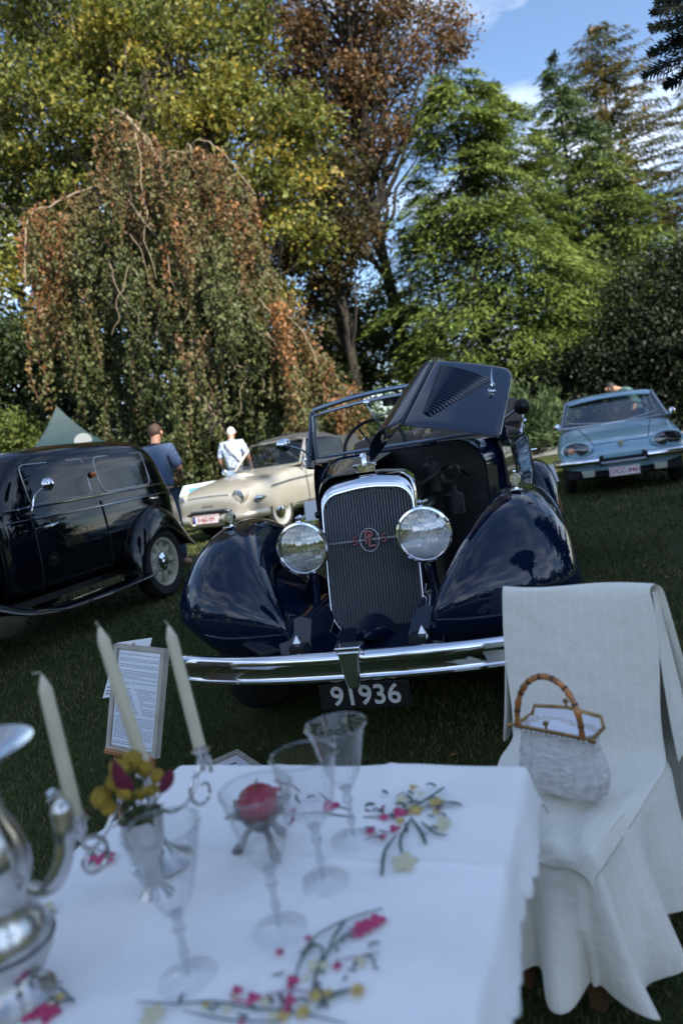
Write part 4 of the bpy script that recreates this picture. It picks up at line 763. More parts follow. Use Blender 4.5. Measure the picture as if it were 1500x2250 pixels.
for px, w_, c in ([(545, 1775), (620, 1790), (700, 1785), (780, 1795), (860, 1790), (930, 1775), (1010, 1765)], 7, 'dgreen'), ([(880, 1785), (930, 1760), (975, 1730)], 13, 'green'), ([(935, 1770), (985, 1762), (1015, 1768)], 11, 'dgreen'), ([(905, 1800), (925, 1830), (935, 1855)], 13, 'green'), ([(925, 1805), (955, 1830), (982, 1835)], 11, 'green'), ([(905, 1795), (880, 1840), (882, 1875)], 11, 'green'), ([(870, 1835), (845, 1870), (838, 1925)], 12, 'green'), ([(940, 1790), (985, 1800), (980, 1815)], 7, 'pale'), ([(700, 1740), (730, 1765), (770, 1780)], 6, 'mauve'), ([(870, 1750), (885, 1742), (905, 1752)], 6, 'dgreen'), ([(800, 1845), (850, 1830), (880, 1815)], 5, 'mauve'), ([(600, 1715), (640, 1725), (660, 1740)], 6, 'mauve'), \
  ([(300, 2200), (380, 2205), (470, 2200), (560, 2215), (660, 2225), (760, 2250)], 10, 'dgreen'), ([(400, 2220), (500, 2240), (620, 2245)], 9, 'dgreen'), ([(640, 2180), (660, 2110), (690, 2060), (740, 2030), (790, 2010), (840, 1995)], 9, 'dgreen'), ([(685, 2180), (700, 2120), (740, 2070), (800, 2040)], 12, 'green'), ([(720, 2080), (745, 2040), (760, 2020)], 12, 'green'), ([(735, 2110), (790, 2100), (835, 2092)], 6, 'mauve'), ([(660, 2110), (680, 2080), (690, 2070)], 14, 'green'), ([(700, 2200), (740, 2180), (770, 2172)], 12, 'dgreen'), ([(690, 2220), (730, 2190), (765, 2180)], 9, 'green'), ([(580, 2185), (640, 2175), (690, 2180)], 7, 'mauve'), ([(520, 2170), (510, 2190), (540, 2200), (580, 2190)], 9, 'pink'), \
  ([(20, 2170), (80, 2165), (130, 2170), (165, 2205)], 8, 'dgreen'), ([(60, 2160), (100, 2155), (140, 2160)], 7, 'dgreen'), ([(150, 1850), (210, 1865), (250, 1880)], 5, 'mauve'), ([(40, 2010), (85, 2015), (120, 2000)], 6, 'dgreen'):
    stem(px, w_, c)
for x, y, r, c, n in ((725, 1770, 17, 'pink', 3), (878, 1785, 16, 'pink', 3), (843, 1795, 10, 'pink', 4), (912, 1778, 16, 'yel', 5), (958, 1762, 16, 'yel', 5), (882, 1755, 12, 'pale', 5), (888, 1893, 26, 'pale', 5), (866, 1820, 11, 'pink', 3), (840, 1838, 8, 'pink', 3), (970, 1812, 16, 'pale', 4),
                      (795, 2040, 19, 'pink', 3), (828, 2022, 17, 'pink', 3), (810, 2032, 17, 'pink', 3), (642, 2155, 14, 'pink', 3), (635, 2198, 15, 'pink', 4), (555, 2192, 14, 'pink', 3), (520, 2176, 12, 'pink', 3), (785, 2175, 15, 'yel', 6), (693, 2185, 15, 'yel', 6), (665, 2222, 16, 'yel', 6), (622, 2230, 14, 'yel', 6), (690, 2120, 14, 'pale', 5), (335, 2228, 24, 'pale', 5), (80, 2215, 24, 'pink', 5), (110, 2225, 22, 'pink', 4), (62, 2232, 14, 'pink', 4), (90, 2005, 26, 'pale', 5), (222, 1886, 16, 'pink', 4), (240, 1878, 11, 'pink', 3), (606, 1735, 11, 'pink', 3)):
    petal(x, y, r, c, n, random.random() * 6)
ge = random.Random(17)
for cx, cy, rx, ry, n_ in ((890, 1785, 110, 60, 34), (700, 2130, 130, 100, 40), (560, 2215, 180, 30, 20), (90, 2195, 70, 30, 12), (640, 1765, 80, 30, 10), (215, 1880, 40, 15, 5), (90, 2010, 40, 14, 5)):
    for k in range(n_):
        a = ge.random() * 6.28; q = math.sqrt(ge.random()); x, y = cx + rx * q * math.cos(a), cy + ry * q * math.sin(a) + (.0 if cx < 600 else -.45 * (rx * q * math.cos(a)) * (.3 if cy < 1900 else .6)); t = ge.random()
        if t < .74:
            an = ge.random() * 6.28; l = 10 + 12 * ge.random(); stem([(x, y), (x + l * .6 * math.cos(an), y + l * .5 * math.sin(an) - 2), (x + l * 1.3 * math.cos(an + .4), y + l * math.sin(an + .4))], 8 + 5 * ge.random(), ge.choice(['green', 'dgreen', 'dgreen', 'mauve']), 'embroidered_leaf')
        else: petal(x, y, 6 + 6 * ge.random(), ge.choice(['pink', 'yel', 'pale', 'pink', 'yel']), ge.choice([3, 4, 5, 5]), ge.random() * 6)
# ---- wine glasses
CRY = glassmat('cut_crystal', (.945, .955, .965), .04, .04, ior=1.6)
t_ = CRY.node_tree; co_ = t_.nodes.new('ShaderNodeTexCoord'); vo = t_.nodes.new('ShaderNodeTexVoronoi'); vo.inputs['Scale'].default_value = 95; bp_ = t_.nodes.new('ShaderNodeBump'); bp_.inputs['Strength'].default_value = .25; bp_.inputs['Distance'].default_value = .002
t_.links.new(co_.outputs['Object'], vo.inputs['Vector']); t_.links.new(vo.outputs['Distance'], bp_.inputs['Height'])
for n_ in t_.nodes:
    if n_.type == 'BSDF_GLOSSY': t_.links.new(bp_.outputs[0], n_.inputs['Normal'])
FOOTG = glassmat('foot_glass', (.96, .97, .98), .03, .05, ior=1.22); FACET = glassmat('faceted_glass', (.86, .88, .90), .14, .05, ior=1.6)
def wineglass(px, py, label, hgt=.218, rr=.053, flare=1.0, fr=.042):
    p = at_z(px, py, TZ + .004); G = thing('wine_glass', label, 'glass', p, 0, 'crystal wine glasses on the table')
    h0 = .105
    m = MB(); m.lathe([(.008, h0 - .012), (.018, h0), (.028 + .006 * (1 - flare), h0 + .02), (.037 + .006 * (1 - flare), h0 + .05), (.044 + .004 * (1 - flare), h0 + .08), (rr, hgt)], 48, cap=False); m.v = [(x * q_, y * q_, z) for i_, (x, y, z) in enumerate(m.v) for q_ in (1 - .07 * (i_ % 3 == 0) * max(0, min(1, (hgt - .03 - z) / .04)),)]; m.build('bowl', CRY, G, ang=8)
    m = MB(); m.tube([(rr * math.cos(a), rr * math.sin(a), hgt) for a in np.linspace(0, 2 * math.pi, 41)[:-1]], .0016, 6, closed=True); m.build('rim', FACET, G)
    m = MB(); m.lathe([(.004, .008), (.0045, .03), (.008, .04), (.005, .05), (.005, .065), (.0095, .075), (.006, .085), (.009, .095), (.010, .100)], 14); m.build('stem', FACET, G)
    m = MB(); m.lathe([(fr, 0), (fr, .002), (fr * .6, .004), (.008, .008), (.004, .012)], 32, cap=False); m.build('foot', FOOTG, G); return G
wineglass(415, 2150, 'crystal wine glass beside the silver ewer, with the posy behind its bowl', .222)
wineglass(615, 2045, 'crystal wine glass with the red ball showing through its bowl', .222)
wineglass(712, 1940, 'crystal wine glass between the flared glass and the red ball dish', .218, flare=.3)
wineglass(778, 1845, 'crystal wine glass with widest flared rim, nearest the bumper of the navy convertible', .214, .054)
# ---- candelabrum, candles, posy
SILV = pm('worn_silver', (.55, .54, .52), .16, metal=1, rvar=.14, vscale=30, var=.15)
SILD = pm('tarnished_silver', (.22, .215, .21), .28, metal=1, rvar=.2, vscale=40, var=.4)
c1, c2, c3 = at_y(170, 1803, 1.16), at_y(322, 1700, 1.26), at_y(441, 1650, 1.36)
ca = Vector((c2.x, c2.y, TZ + .004)); CA = thing('candelabrum', 'three-armed silver candelabrum with scrolled arms holding the cream candles', 'candelabrum', ca)
m = MB(); m.lathe([(.055, 0), (.055, .004), (.04, .012), (.018, .03), (.010, .05), (.014, .07), (.008, .09), (.009, .13), (.013, .15), (.009, c2.z - ca.z - .03)], 24); m.build('stem', SILV, CA)
for c in (c1, c2, c3):
    q = c - ca; m = MB(); m.lathe([(.004, -.034), (.009, -.028), (.0125, -.02), (.0125, -.002), (.019, .0), (.019, .002), (.0122, .003), (.0122, .012), (.0118, .012)], 18, T(*q)); m.build('cup', SILV, CA)
    m = MB(); m.tube([(q.x + .0127 * math.cos(a), q.y + .0127 * math.sin(a), q.z - .001) for a in np.linspace(0, 2 * math.pi, 19)[:-1]], .0022, 6, closed=True); m.build('cup_band', BLK, CA)
for c in (c1, c3):
    q = c - ca; d = Vector((q.x, q.y, 0)); L_ = d.length; d.normalize(); z0 = .10
    P = [(d * .01) + Vector((0, 0, z0 + .03)), d * L_ * .35 + Vector((0, 0, z0 + .052)), d * L_ * .7 + Vector((0, 0, q.z - .045)), d * (L_ * .93) + Vector((0, 0, q.z - .058)), d * L_ + Vector((0, 0, q.z - .03))]
    if c is c3: P = [(d * .01) + Vector((0, 0, z0)), d * L_ * .35 + Vector((0, 0, z0 - .025)), d * L_ * .7 + Vector((0, 0, q.z - .07)), d * (L_ * 1.0) + Vector((0, 0, q.z - .012)), d * (L_ * 1.13) + Vector((0, 0, q.z - .02)), d * (L_ * 1.13) + Vector((0, 0, q.z - .05))]
    m = MB(); m.tube(crv(P, 26), .0042, 8); m.build('arm', SILV, CA)
    sp = []
    for i in range(34):
        a = i / 33 * 4.4 * math.pi / 2 + 1.2; r = .040 * (1 - i / 44); sp.append(d * (L_ * .97 - .008 + r * math.cos(a) * .9) + Vector((0, 0, q.z - .074 + r * math.sin(a))))
    m = MB(); m.tube(sp, [.0048 - .002 * i / 33 for i in range(34)], 8); m.build('scroll', SILV, CA)
WAX = pm('cream_wax', (.62, .55, .40), .45, var=.05, vscale=20); WAX.node_tree.nodes['Principled BSDF'].inputs['Subsurface Weight'].default_value = .25; WAX.node_tree.nodes['Principled BSDF'].inputs['Subsurface Radius'].default_value = (.01, .006, .003)
for c, top, D, lab in ((c1, (92, 1480), 1.16, 'tapered cream candle on the candelabrum arm beside the silver ewer, wick bent'), (c2, (218, 1375), 1.26, 'tapered cream candle rising from the middle of the candelabrum behind the posy'), (c3, (370, 1372), 1.36, 'tapered cream candle on the candelabrum arm nearest the navy bumper')):
    tp = at_y(*top, D); K = thing('candle', lab, 'candle', c - Vector((0, 0, .002)), 0, 'cream candles'); v = tp - c; L_ = v.length; Q = v.to_track_quat('Z', 'Y').to_matrix().to_4x4()
    m = MB(); m.lathe([(.0105, 0), (.0118, .01), (.0115, L_ * .5), (.0108, L_ - .03), (.0104, L_ - .024), (.003, L_ - .002), (0, L_)], 24, Q); m.build('wax', WAX, K)
    m = MB(); e = Q @ Vector((0, 0, L_ - .003)); m.tube([e, e + Vector((-.001, 0, .006)), e + Vector((-.004 if c is not c1 else -.008, 0, .010 if c is not c1 else .008)), e + Vector((-.005 if c is not c1 else -.015, 0, .014 if c is not c1 else .007))], .0014, 6); m.build('wick', pm('wick', (.4, .36, .28), .9) if 'wick' not in MATS else MATS['wick'], K)
pv = at_y(310, 1790, 1.16); pz = pv.z
PO = thing('posy', 'posy of yellow button flowers and dark red plumes in a small silver cup', 'flowers', (pv.x, pv.y, TZ + .004))
pl = lambda x, y, D=1.16: at_y(x, y, D) - Vector((pv.x, pv.y, TZ + .004))
m = MB(); m.lathe([(.03, 0), (.026, .004), (.012, .02), (.014, .06), (.03, .09), (.036, pz - TZ - .012), (.039, pz - TZ - .004), (.035, pz - TZ - .006)], 24); m.build('cup', SILV, PO)
YF = pm('yellow_bloom', (.42, .28, .03), .8, var=.4, vscale=160, bump=1, bscale=260); MG = pm('crimson_plume', (.16, .008, .035), .8, var=.5, vscale=150, bump=1, bscale=250); LFG = pm('posy_leaf', (.06, .08, .03), .7)
def fuzz(m, c, r, seed, st=(1, 1, 1)):
    g_ = random.Random(seed); n = 16; vs = []
    for i in range(n // 2 + 1):
        for j in range(n):
            a, b = math.pi * i / (n // 2), 2 * math.pi * j / n; q = r * (.9 + .2 * g_.random()); vs.append((c[0] + q * math.sin(a) * math.cos(b) * st[0], c[1] + q * math.sin(a) * math.sin(b) * st[1], c[2] + q * math.cos(a) * st[2]))
    m.add(vs, [(i * n + j, i * n + (j + 1) % n, (i + 1) * n + (j + 1) % n, (i + 1) * n + j) for i in range(n // 2) for j in range(n)])
base_ = Vector((0, 0, pz - TZ - .02))
for i, (x, y, r, D) in enumerate(((222, 1752, .0165, 1.15), (240, 1775, .013, 1.14), (262, 1690, .0165, 1.17), (292, 1672, .0175, 1.2), (252, 1720, .015, 1.16), (318, 1690, .013, 1.2), (345, 1705, .012, 1.18), (275, 1740, .013, 1.13))):
    p = pl(x, y, D); m = MB(); fuzz(m, p, r, i); B_ = m.build('yellow_bloom', YF, PO); m = MB(); m.tube(crv([p, (p + base_) / 2 + Vector((0, 0, .008)), base_], 8), .0016, 5); m.build('stalk', LFG, B_)
for i, (a, b) in enumerate((((275, 1745), (250, 1670)), ((355, 1740), (380, 1690)), ((290, 1740), (262, 1700)))):
    A1, B1 = pl(*a, 1.13), pl(*b, 1.13); m = MB(); P = [A1.lerp(B1, t) for t in np.linspace(0, 1, 7)]; m.tube(P, [.004, .008, .0105, .011, .0095, .006, .001], 9); PM_ = m.build('plume', MG, PO); m = MB(); m.tube([A1, base_], .0018, 5); m.build('stalk', LFG, PM_)
for i, (x, y) in enumerate(((310, 1752), (335, 1742))):
    p = pl(x, y, 1.14); m = MB()
    for k in range(13):
        a = 2 * math.pi * k / 13; d = Vector((math.cos(a), math.sin(a) * .8, .25)); s = Vector((-math.sin(a), math.cos(a), 0)) * .005; m.add([p, p + d * .016 + s, p + d * .03, p + d * .016 - s], [(0, 1, 2, 3)])
    fuzz(m, p + Vector((0, 0, .003)), .008, 40 + i); m.build('daisy', YF, PO, fix=False)
for i in range(7):
    a = i * .9; m = MB(); d = Vector((math.cos(a), math.sin(a), 0)); s = Vector((-d.y, d.x, 0)) * .009; p = base_ + Vector((0, 0, .008)); m.grid([[tuple(p), tuple(p)], [tuple(p + d * .025 + s + Vector((0, 0, .012))), tuple(p + d * .025 - s + Vector((0, 0, .012)))], [tuple(p + d * .05 + Vector((0, 0, .003))), tuple(p + d * .05 + Vector((0, 0, .002)))]]); m.build('leaf', LFG, PO, fix=False)
# ---- red ball in a leaf-footed silver dish
db_ = at_z(585, 1868, TZ + .004); DS = thing('footed_dish', 'tarnished silver dish of upright leaves on splayed feet between the glasses', 'dish', db_)
for k in range(6):
    a = 2 * math.pi * k / 6 + .4; d = Vector((math.cos(a), math.sin(a), 0)); s = Vector((-d.y, d.x, 0)); m = MB(); rws = []
    for t in np.linspace(0, 1, 8): w_ = .026 * math.sin(math.pi * min(1, t * .9 + .1)) ** .7; c = d * (.018 + .05 * t ** 1.3) + Vector((0, 0, .045 + .055 * t - .018 * max(0, t - .6) / .4)); rws.append([tuple(c + s * w_ - d * .006), tuple(c), tuple(c - s * w_ - d * .006)])
    m.grid(rws); m.build('leaf', SILD, DS, solid=.002, sub=1)
for k in range(3):
    a = 2 * math.pi * k / 3 + 1.0; d = Vector((math.cos(a), math.sin(a), 0)); m = MB(); m.tube(crv([d * .012 + Vector((0, 0, .05)), d * .03 + Vector((0, 0, .035)), d * .045 + Vector((0, 0, .012)), d * .06 + Vector((0, 0, .003))], 12), [.006, .006, .006, .006, .006, .006, .007, .008, .009, .009, .008, .006, .004], 8); m.build('foot', SILD, DS)
m = MB(); m.lathe([(.014, .04), (.02, .05), (.03, .062), (.032, .066), (.0, .058)], 20); m.build('bowl', SILD, DS)
REDB = pm('red_ball', (.30, .012, .04), .4, coat=.4, var=.25, vscale=25)
rb = at_y(548, 1740, 1.30); RB = thing('red_ball', 'shiny red ball resting in the leaf-footed silver dish', 'ball', (rb.x, rb.y, rb.z))
m = MB(); m.lathe([(0, -.036), (.014, -.034), (.028, -.024), (.036, -.004), (.037, .008), (.03, .024), (.018, .032), (.006, .031), (0, .029)], 28); m.build('ball_body', REDB, RB); m = MB(); m.tube([(0, 0, .029), (.002, 0, .04), (.006, 0, .047)], .0016, 6); m.build('stalk', LFG, RB)
dtop = db_.z + .066
m = MB(); m.lathe([(.016, dtop - db_.z - .008), (.012, rb.z - db_.z - .04), (.02, rb.z - db_.z - .03)], 16, T(0, 0, 0)); m.v = [(x + (rb.x - db_.x) * 0, y, z) for x, y, z in m.v]; m.build('socket', SILD, DS)
RB.location = (db_.x, db_.y, rb.z)
# ---- silver ewer at the table's left edge
ew = at_z(42, 2195, TZ + .004); EW = thing('silver_ewer', 'tall polished silver ewer with flared mouth and curled handle at the cloth edge', 'ewer', ew)
m = MB(); m.lathe([(.050, 0), (.051, .006), (.034, .014), (.026, .026), (.046, .045), (.060, .07), (.062, .095), (.052, .12), (.040, .14), (.043, .16), (.052, .185), (.053, .21), (.044, .24), (.032, .27), (.028, .30), (.032, .33), (.05, .348), (.080, .362), (.086, .366), (.078, .363), (.03, .335)], 40, cap=False); m.build('body', SILV, EW, ang=60)
m = MB(); m.tube(crv([(.055, -.01, .165), (.08, -.02, .165), (.105, -.025, .19), (.118, -.02, .23), (.118, -.015, .262), (.112, -.012, .285), (.108, -.014, .296)], 26), [.010] * 6 + [.013] * 8 + [.015] * 6 + [.011] * 4 + [.006] * 3, 10); m.build('handle', SILV, EW)
m = MB(); m.tube([(.0625 * math.cos(a), .0625 * math.sin(a), .086) for a in np.linspace(0, 2 * math.pi, 41)[:-1]], .003, 6, closed=True); m.build('band', SILD, EW)

# ================================================================== covered chair and handbag
CH_C = Vector((.440, 1.775, 0)); CHZ = ground(CH_C.x, CH_C.y); CHR = R(-36)
CHA = thing('chair', 'chair under an off-white pinstriped cotton cover beside the table', 'chair', (CH_C.x, CH_C.y, CHZ), CHR)
COV = pm('chair_cover_cotton', (.66, .645, .57), .88, bump=.9, bscale=16, sheen=.2)
t_ = COV.node_tree; b_ = t_.nodes['Principled BSDF']; co_ = t_.nodes.new('ShaderNodeTexCoord'); sx_ = t_.nodes.new('ShaderNodeSeparateXYZ'); mm_ = t_.nodes.new('ShaderNodeMath'); mm_.operation = 'MULTIPLY'; mm_.inputs[1].default_value = 1 / .033; fr_ = t_.nodes.new('ShaderNodeMath'); fr_.operation = 'FRACT'; lt_ = t_.nodes.new('ShaderNodeMath'); lt_.operation = 'LESS_THAN'; lt_.inputs[1].default_value = .07; mx_ = t_.nodes.new('ShaderNodeMixRGB'); mx_.inputs[1].default_value = (.74, .71, .62, 1); mx_.inputs[2].default_value = (.80, .77, .68, 1)
t_.links.new(co_.outputs['UV'], sx_.inputs[0]); t_.links.new(sx_.outputs[0], mm_.inputs[0]); t_.links.new(mm_.outputs[0], fr_.inputs[0]); t_.links.new(fr_.outputs[0], lt_.inputs[0]); t_.links.new(lt_.outputs[0], mx_.inputs[0]); t_.links.new(mx_.outputs[0], b_.inputs['Base Color'])
def sheet(name, F, nu, nv, parent, u_len, sub=1):
    m = MB(); m.grid([[tuple(F(i / (nu - 1), j / (nv - 1))) for i in range(nu)] for j in range(nv)]); o = m.build(name, COV, parent, sub=sub, fix=False, ang=180, solid=.002); me = o.data; uv = me.uv_layers.new(name='UV')
    for lp in me.loops: uv.data[lp.index].uv = ((lp.vertex_index % nu) / (nu - 1) * u_len, (lp.vertex_index // nu) / (nv - 1))
    return o
HW, SH, BT = .212, .45, .905
FW = .140                                          # half width of the seat's front edge
def hwy(y): return FW + (HW - FW) * min(1, max(0, (y + .235) / .43))
# one strip: down the back of the chair, over the top, down the front of the back, along the seat
def strip(u, v):
    P = [(.43, .12), (.39, .35), (.35, .60), (.327, .80), (.32, BT - .015), (.305, BT), (.285, BT - .006), (.275, BT - .03), (.262, .80), (.245, .68), (.228, .56), (.205, .475), (.17, SH + .006), (.05, SH - .004), (-.10, SH - .002), (-.20, SH), (-.228, SH - .008), (-.241, SH - .026), (-.246, SH - .045)]
    n = len(P) - 1; t = v * n; i = min(int(t), n - 1); f = t - i; y = P[i][0] * (1 - f) + P[i + 1][0] * f; z = P[i][1] * (1 - f) + P[i + 1][1] * f; k = abs(u - .5) * 2
    back = max(0, 1 - v / .26); seat = min(1, max(0, (v - .70) / .06)); x = (u - .5) * 2 * (hwy(y) + .011 if seat else HW) * (1 + .50 * back)
    y += .03 * math.sin(u * 11) * back + .006 * math.sin(u * 7 + v * 13) * (1 - seat)
    z += seat * (-.05 * k ** 12 + .006 * math.sin(u * 11 + v * 45) * (1 - k) + .004 * math.sin(u * 23 - v * 30) - .012 * (1 - k ** 2)) - .005 * math.sin(u * 6) * (.25 < v < .45)
    x += .006 * math.sin(v * 31) * k * (u > .5) - .005 * math.sin(v * 27 + 1) * k * (u < .5)
    return (x, y, z)
CV = sheet('chair_cover', strip, 29, 58, CHA, 2 * HW)
# skirt hanging from the seat's left side, front and right side in one cloth
PERI = [(-hwy(.23), .23), (-hwy(.1), .1), (-hwy(-.05), -.05), (-hwy(-.17), -.17), (-FW + .006, -.222), (-FW + .05, -.232), (0, -.234), (FW - .05, -.232), (FW - .006, -.222), (hwy(-.17), -.17), (hwy(-.05), -.05), (hwy(.1), .1), (hwy(.23), .23)]
PC_ = crv([(x, y, 0) for x, y in PERI], 96)
def skirt(u, v):
    k = u * 96; i = min(int(k), 95); p = PC_[i].lerp(PC_[i + 1], k - i); t = PC_[min(i + 2, 96)] - PC_[max(i - 1, 0)]; t.normalize(); n = Vector((t.y, -t.x, 0))
    fl = max(0, v - .04) ** 1.15; out_ = .050 * fl * (1 + .5 * math.sin(math.pi * u) ** 2)
    out_ += fl * (.044 * math.sin(u * 47 + .8 * math.sin(v * 3)) + .018 * math.sin(u * 83 + 1.3) + .010 * math.sin(u * 29 + v * 5))
    slit = math.exp(-((u - .60) / .016) ** 2) * max(0, v - .50); out_ -= .17 * slit
    z = SH - .006 - (SH - .125) * v + .035 * v * v * math.sin(u * 13 + 1) + .02 * math.sin(u * 31) * v ** 3
    out_ += .012 * min(1, v / .08) - .010; z -= .014
    rise = max(0, (abs(u - .5) - .44) / .06); z += .03 * rise * (1 - v) ** 2
    return (p.x + n.x * out_, p.y + n.y * out_, z)
sheet('skirt', skirt, 97, 23, CHA, 1.3)
for sd in (-1, 1):
    def gusset(u, v, sd=sd):                       # cloth falling from the side of the back towards the seat
        z = BT - .02 - (BT - .47) * v; x = HW - .010 * math.sin(math.pi * u) + .05 * u * v + .03 * v ** 2 * (1 - u)
        return (sd * x, .278 - .075 * v + (.04 + .03 * v) * u + .05 * u * v, z)
    sheet('back_side_panel', gusset, 7, 17, CHA, .1)
CHW = pm('chair_wood', (.09, .045, .022), .5)
for y in (-.16, .19):
    for x in (-1, 1): m = MB(); m.box((x * (.09 if y < 0 else .16), y, SH / 2 - .02), (.035, .035, SH - .05)); m.build('leg', CHW, CHA)
m = MB(); m.prism([(-.11, -.19), (.11, -.19), (.17, .2), (-.17, .2)], SH - .07, SH - .03, 'z'); m.build('seat', CHW, CHA); m = MB(); m.box((0, .285, .66), (.34, .02, .36), Matrix.Rotation(R(-9), 3, 'X')); m.build('backrest', CHW, CHA)
# handbag
hb = at_z(1243, 1738, CHZ + SH + .012); HBR = R(-46)
HBS = 1.14
HB = thing('handbag', 'white crocheted handbag with amber bamboo handle and open brass frame on the chair', 'bag', hb, HBR)
CRO = pm('white_crochet', (.66, .64, .62), .95, bump=.6, bscale=90, var=.12, vscale=60, sheen=.3)
g_ = np.random.default_rng(5)
def bagp(u, v):                                    # u around (0..1), v up
    a = 2 * math.pi * u; hw = interp([0, .08, .3, .6, .85, 1], [.070, .090, .100, .094, .086, .090], v); dp = interp([0, .08, .3, .6, .85, 1], [.028, .042, .046, .036, .026, .034], v)
    c, s = math.cos(a), math.sin(a); x = hw * np.sign(c) * abs(c) ** .6; y = dp * np.sign(s) * abs(s) ** .8
    return x, y, v * .150
rows = []
for j in range(40):
    r_ = []
    for i in range(96):
        x, y, z = bagp(i / 96, j / 39); k = .005 * (math.sin(i * 2 * math.pi / 6 + (j // 3 % 2) * math.pi) * math.sin(j * math.pi / 3 + .6)) + .0012 * g_.normal(); l = math.hypot(x, y); r_.append((x * (1 + k / l), y * (1 + k / l), z + .001 * g_.normal() * (j > 0)))
    rows.append(r_)
m = MB(); m.grid(rows, closed=True); m.f.append(tuple(range(96))); m.build('crochet_body', CRO, HB, ang=180)
BAM = pm('bamboo', (.30, .115, .028), .35, coat=.4, var=.75, vscale=38, detail=2); BRS = pm('brass', (.32, .20, .08), .35, metal=.9, var=.3, vscale=40)
LIN = pm('white_lining', (.75, .77, .82), .7)
m = MB(); m.grid([[(x * .9, y, .142 - .02 * (1 - abs(y) / .03)) for x in np.linspace(-.09, .09, 7)] for y in np.linspace(-.03, .038, 5)]); m.build('lining', LIN, HB)
m = MB(); m.tube([(-.092, -.034, .146), (-.05, -.036, .150), (0, -.037, .151), (.05, -.036, .150), (.092, -.034, .146)], .0042, 8); FB = m.build('front_bar', BRS, HB)
m = MB(); m.tube([(-.092, -.034, .146), (-.084, .038, .148), (-.08, .044, .166), (0, .047, .173), (.08, .044, .166), (.088, .035, .146), (.092, -.034, .146)], .0042, 8); RBR = m.build('rear_bar', BRS, HB)
m = MB(); m.grid([[(x * .88, .038 + .007 * t, .146 + .024 * t) for x in np.linspace(-.088, .088, 9)] for t in (0, .5, 1)]); m.build('rear_lining', LIN, HB)
for i in range(15):
    x = -.085 + .17 * i / 14; m = MB(); m.lathe([(0, -.004), (.0035, -.002), (.0035, .002), (0, .004)], 6, T(x, -.038, .144)); m.build('bead', CRO, HB)
for nm, p in (('clasp', (0, .046, .176)), ('clasp', (-.005, -.037, .156))): m = MB(); m.tube([p, (p[0], p[1], p[2] + .008)], .0025, 6); m.lathe([(0, 0), (.006, .003), (.0065, .008), (0, .013)], 12, T(p[0], p[1], p[2] + .006)); m.build(nm, BRS, HB)
for sx in (-1, 1): m = MB(); m.lathe([(0, -.006), (.006, -.003), (.006, .004), (0, .008)], 10, T(sx * .098, -.034, .147) @ Matrix.Rotation(R(90), 4, 'Y')); m.build('hinge_knob', BRS, HB)
HA = [(.076 * math.cos(a) * 1.0, -.036 + .012 * math.sin(a), .150 + .118 * math.sin(a) ** .85 if math.sin(a) > 0 else .150) for a in np.linspace(0, math.pi, 41)]
m = MB(); m.tube(HA, [.0062 * (1.0 + (.28 if i % 5 == 0 else 0) - .06 * math.sin(i)) for i in range(41)], 10); m.build('bamboo_handle', BAM, HB)
for i in range(2, 39, 5):
    d = (Vector(HA[i + 1]) - Vector(HA[i - 1])).normalized(); m = MB(); m.tube([Vector(HA[i]) - d * .0022, Vector(HA[i]) + d * .0022], .0073, 10); m.build('bamboo_joint', pm('bamboo_node', (.05, .02, .01), .5) if 'bamboo_node' not in MATS else MATS['bamboo_node'], HB)

HB.scale = (HBS,) * 3

# ================================================================== information boards
def quadframe(parent, q, th, fw, fmat, pmat, back=None):
    """q: TL, TR, BR, BL corners; returns (u, v, n) basis helper"""
    TL, TR, BR, BLc = [Vector(p) for p in q]; n = (TR - TL).cross(BLc - TL).normalized()
    def P(u, v, h): return TL.lerp(TR, u).lerp(BLc.lerp(BR, u), v) + n * h
    return P, n
WOODP = pm('pale_wood', (.40, .37, .31), .6, var=.15, vscale=15); PINE = pm('orange_pine', (.34, .16, .06), .5, var=.2)
PAPER = pm('printed_paper', (.74, .77, .83), .12, coat=.7, crough=.04)
q = [at_y(256, 1414, 2.88), at_y(366, 1426, 2.74), at_y(345, 1667, 2.66), at_y(237, 1645, 2.80)]
eb = Vector(((q[2].x + q[3].x) / 2, (q[2].y + q[3].y) / 2 + .1, 0)); eb.z = ground(eb.x, eb.y)
EA = thing('easel_board', 'framed sheet of printed text standing on a small pine easel on the grass', 'sign', eb)
P, nn = quadframe(None, [v - eb for v in q], .02, .02, None, None)
if nn.y > 0: sgn = -1
else: sgn = 1
m = MB(); m.add([P(0, 0, 0), P(1, 0, 0), P(1, 1, 0), P(0, 1, 0), P(0, 0, -.018 * sgn), P(1, 0, -.018 * sgn), P(1, 1, -.018 * sgn), P(0, 1, -.018 * sgn)], [(0, 1, 2, 3), (7, 6, 5, 4), (0, 4, 5, 1), (1, 5, 6, 2), (2, 6, 7, 3), (3, 7, 4, 0)]); m.build('backing', WOODP, EA, smooth=False)
for a, b, c, d in ((0, 0, 1, .04), (0, .96, 1, 1), (0, .04, .07, .96), (.93, .04, 1, .96)):
    m = MB(); h = .012 * sgn; m.add([P(a, b, .001 * sgn), P(c, b, .001 * sgn), P(c, d, .001 * sgn), P(a, d, .001 * sgn), P(a, b, h), P(c, b, h), P(c, d, h), P(a, d, h)], [(4, 5, 6, 7), (0, 4, 5, 1), (1, 5, 6, 2), (2, 6, 7, 3), (3, 7, 4, 0)]); m.build('frame_bar', WOODP, EA, smooth=False)
m = MB(); m.add([P(.08, .05, .003 * sgn), P(.92, .05, .003 * sgn), P(.92, .95, .003 * sgn), P(.08, .95, .003 * sgn)], [(0, 1, 2, 3)]); m.build('sheet', PAPER, EA, smooth=False)
INKB = pm('print_ink', (.10, .12, .18), .6); g_ = random.Random(9); m = MB(); v = .085
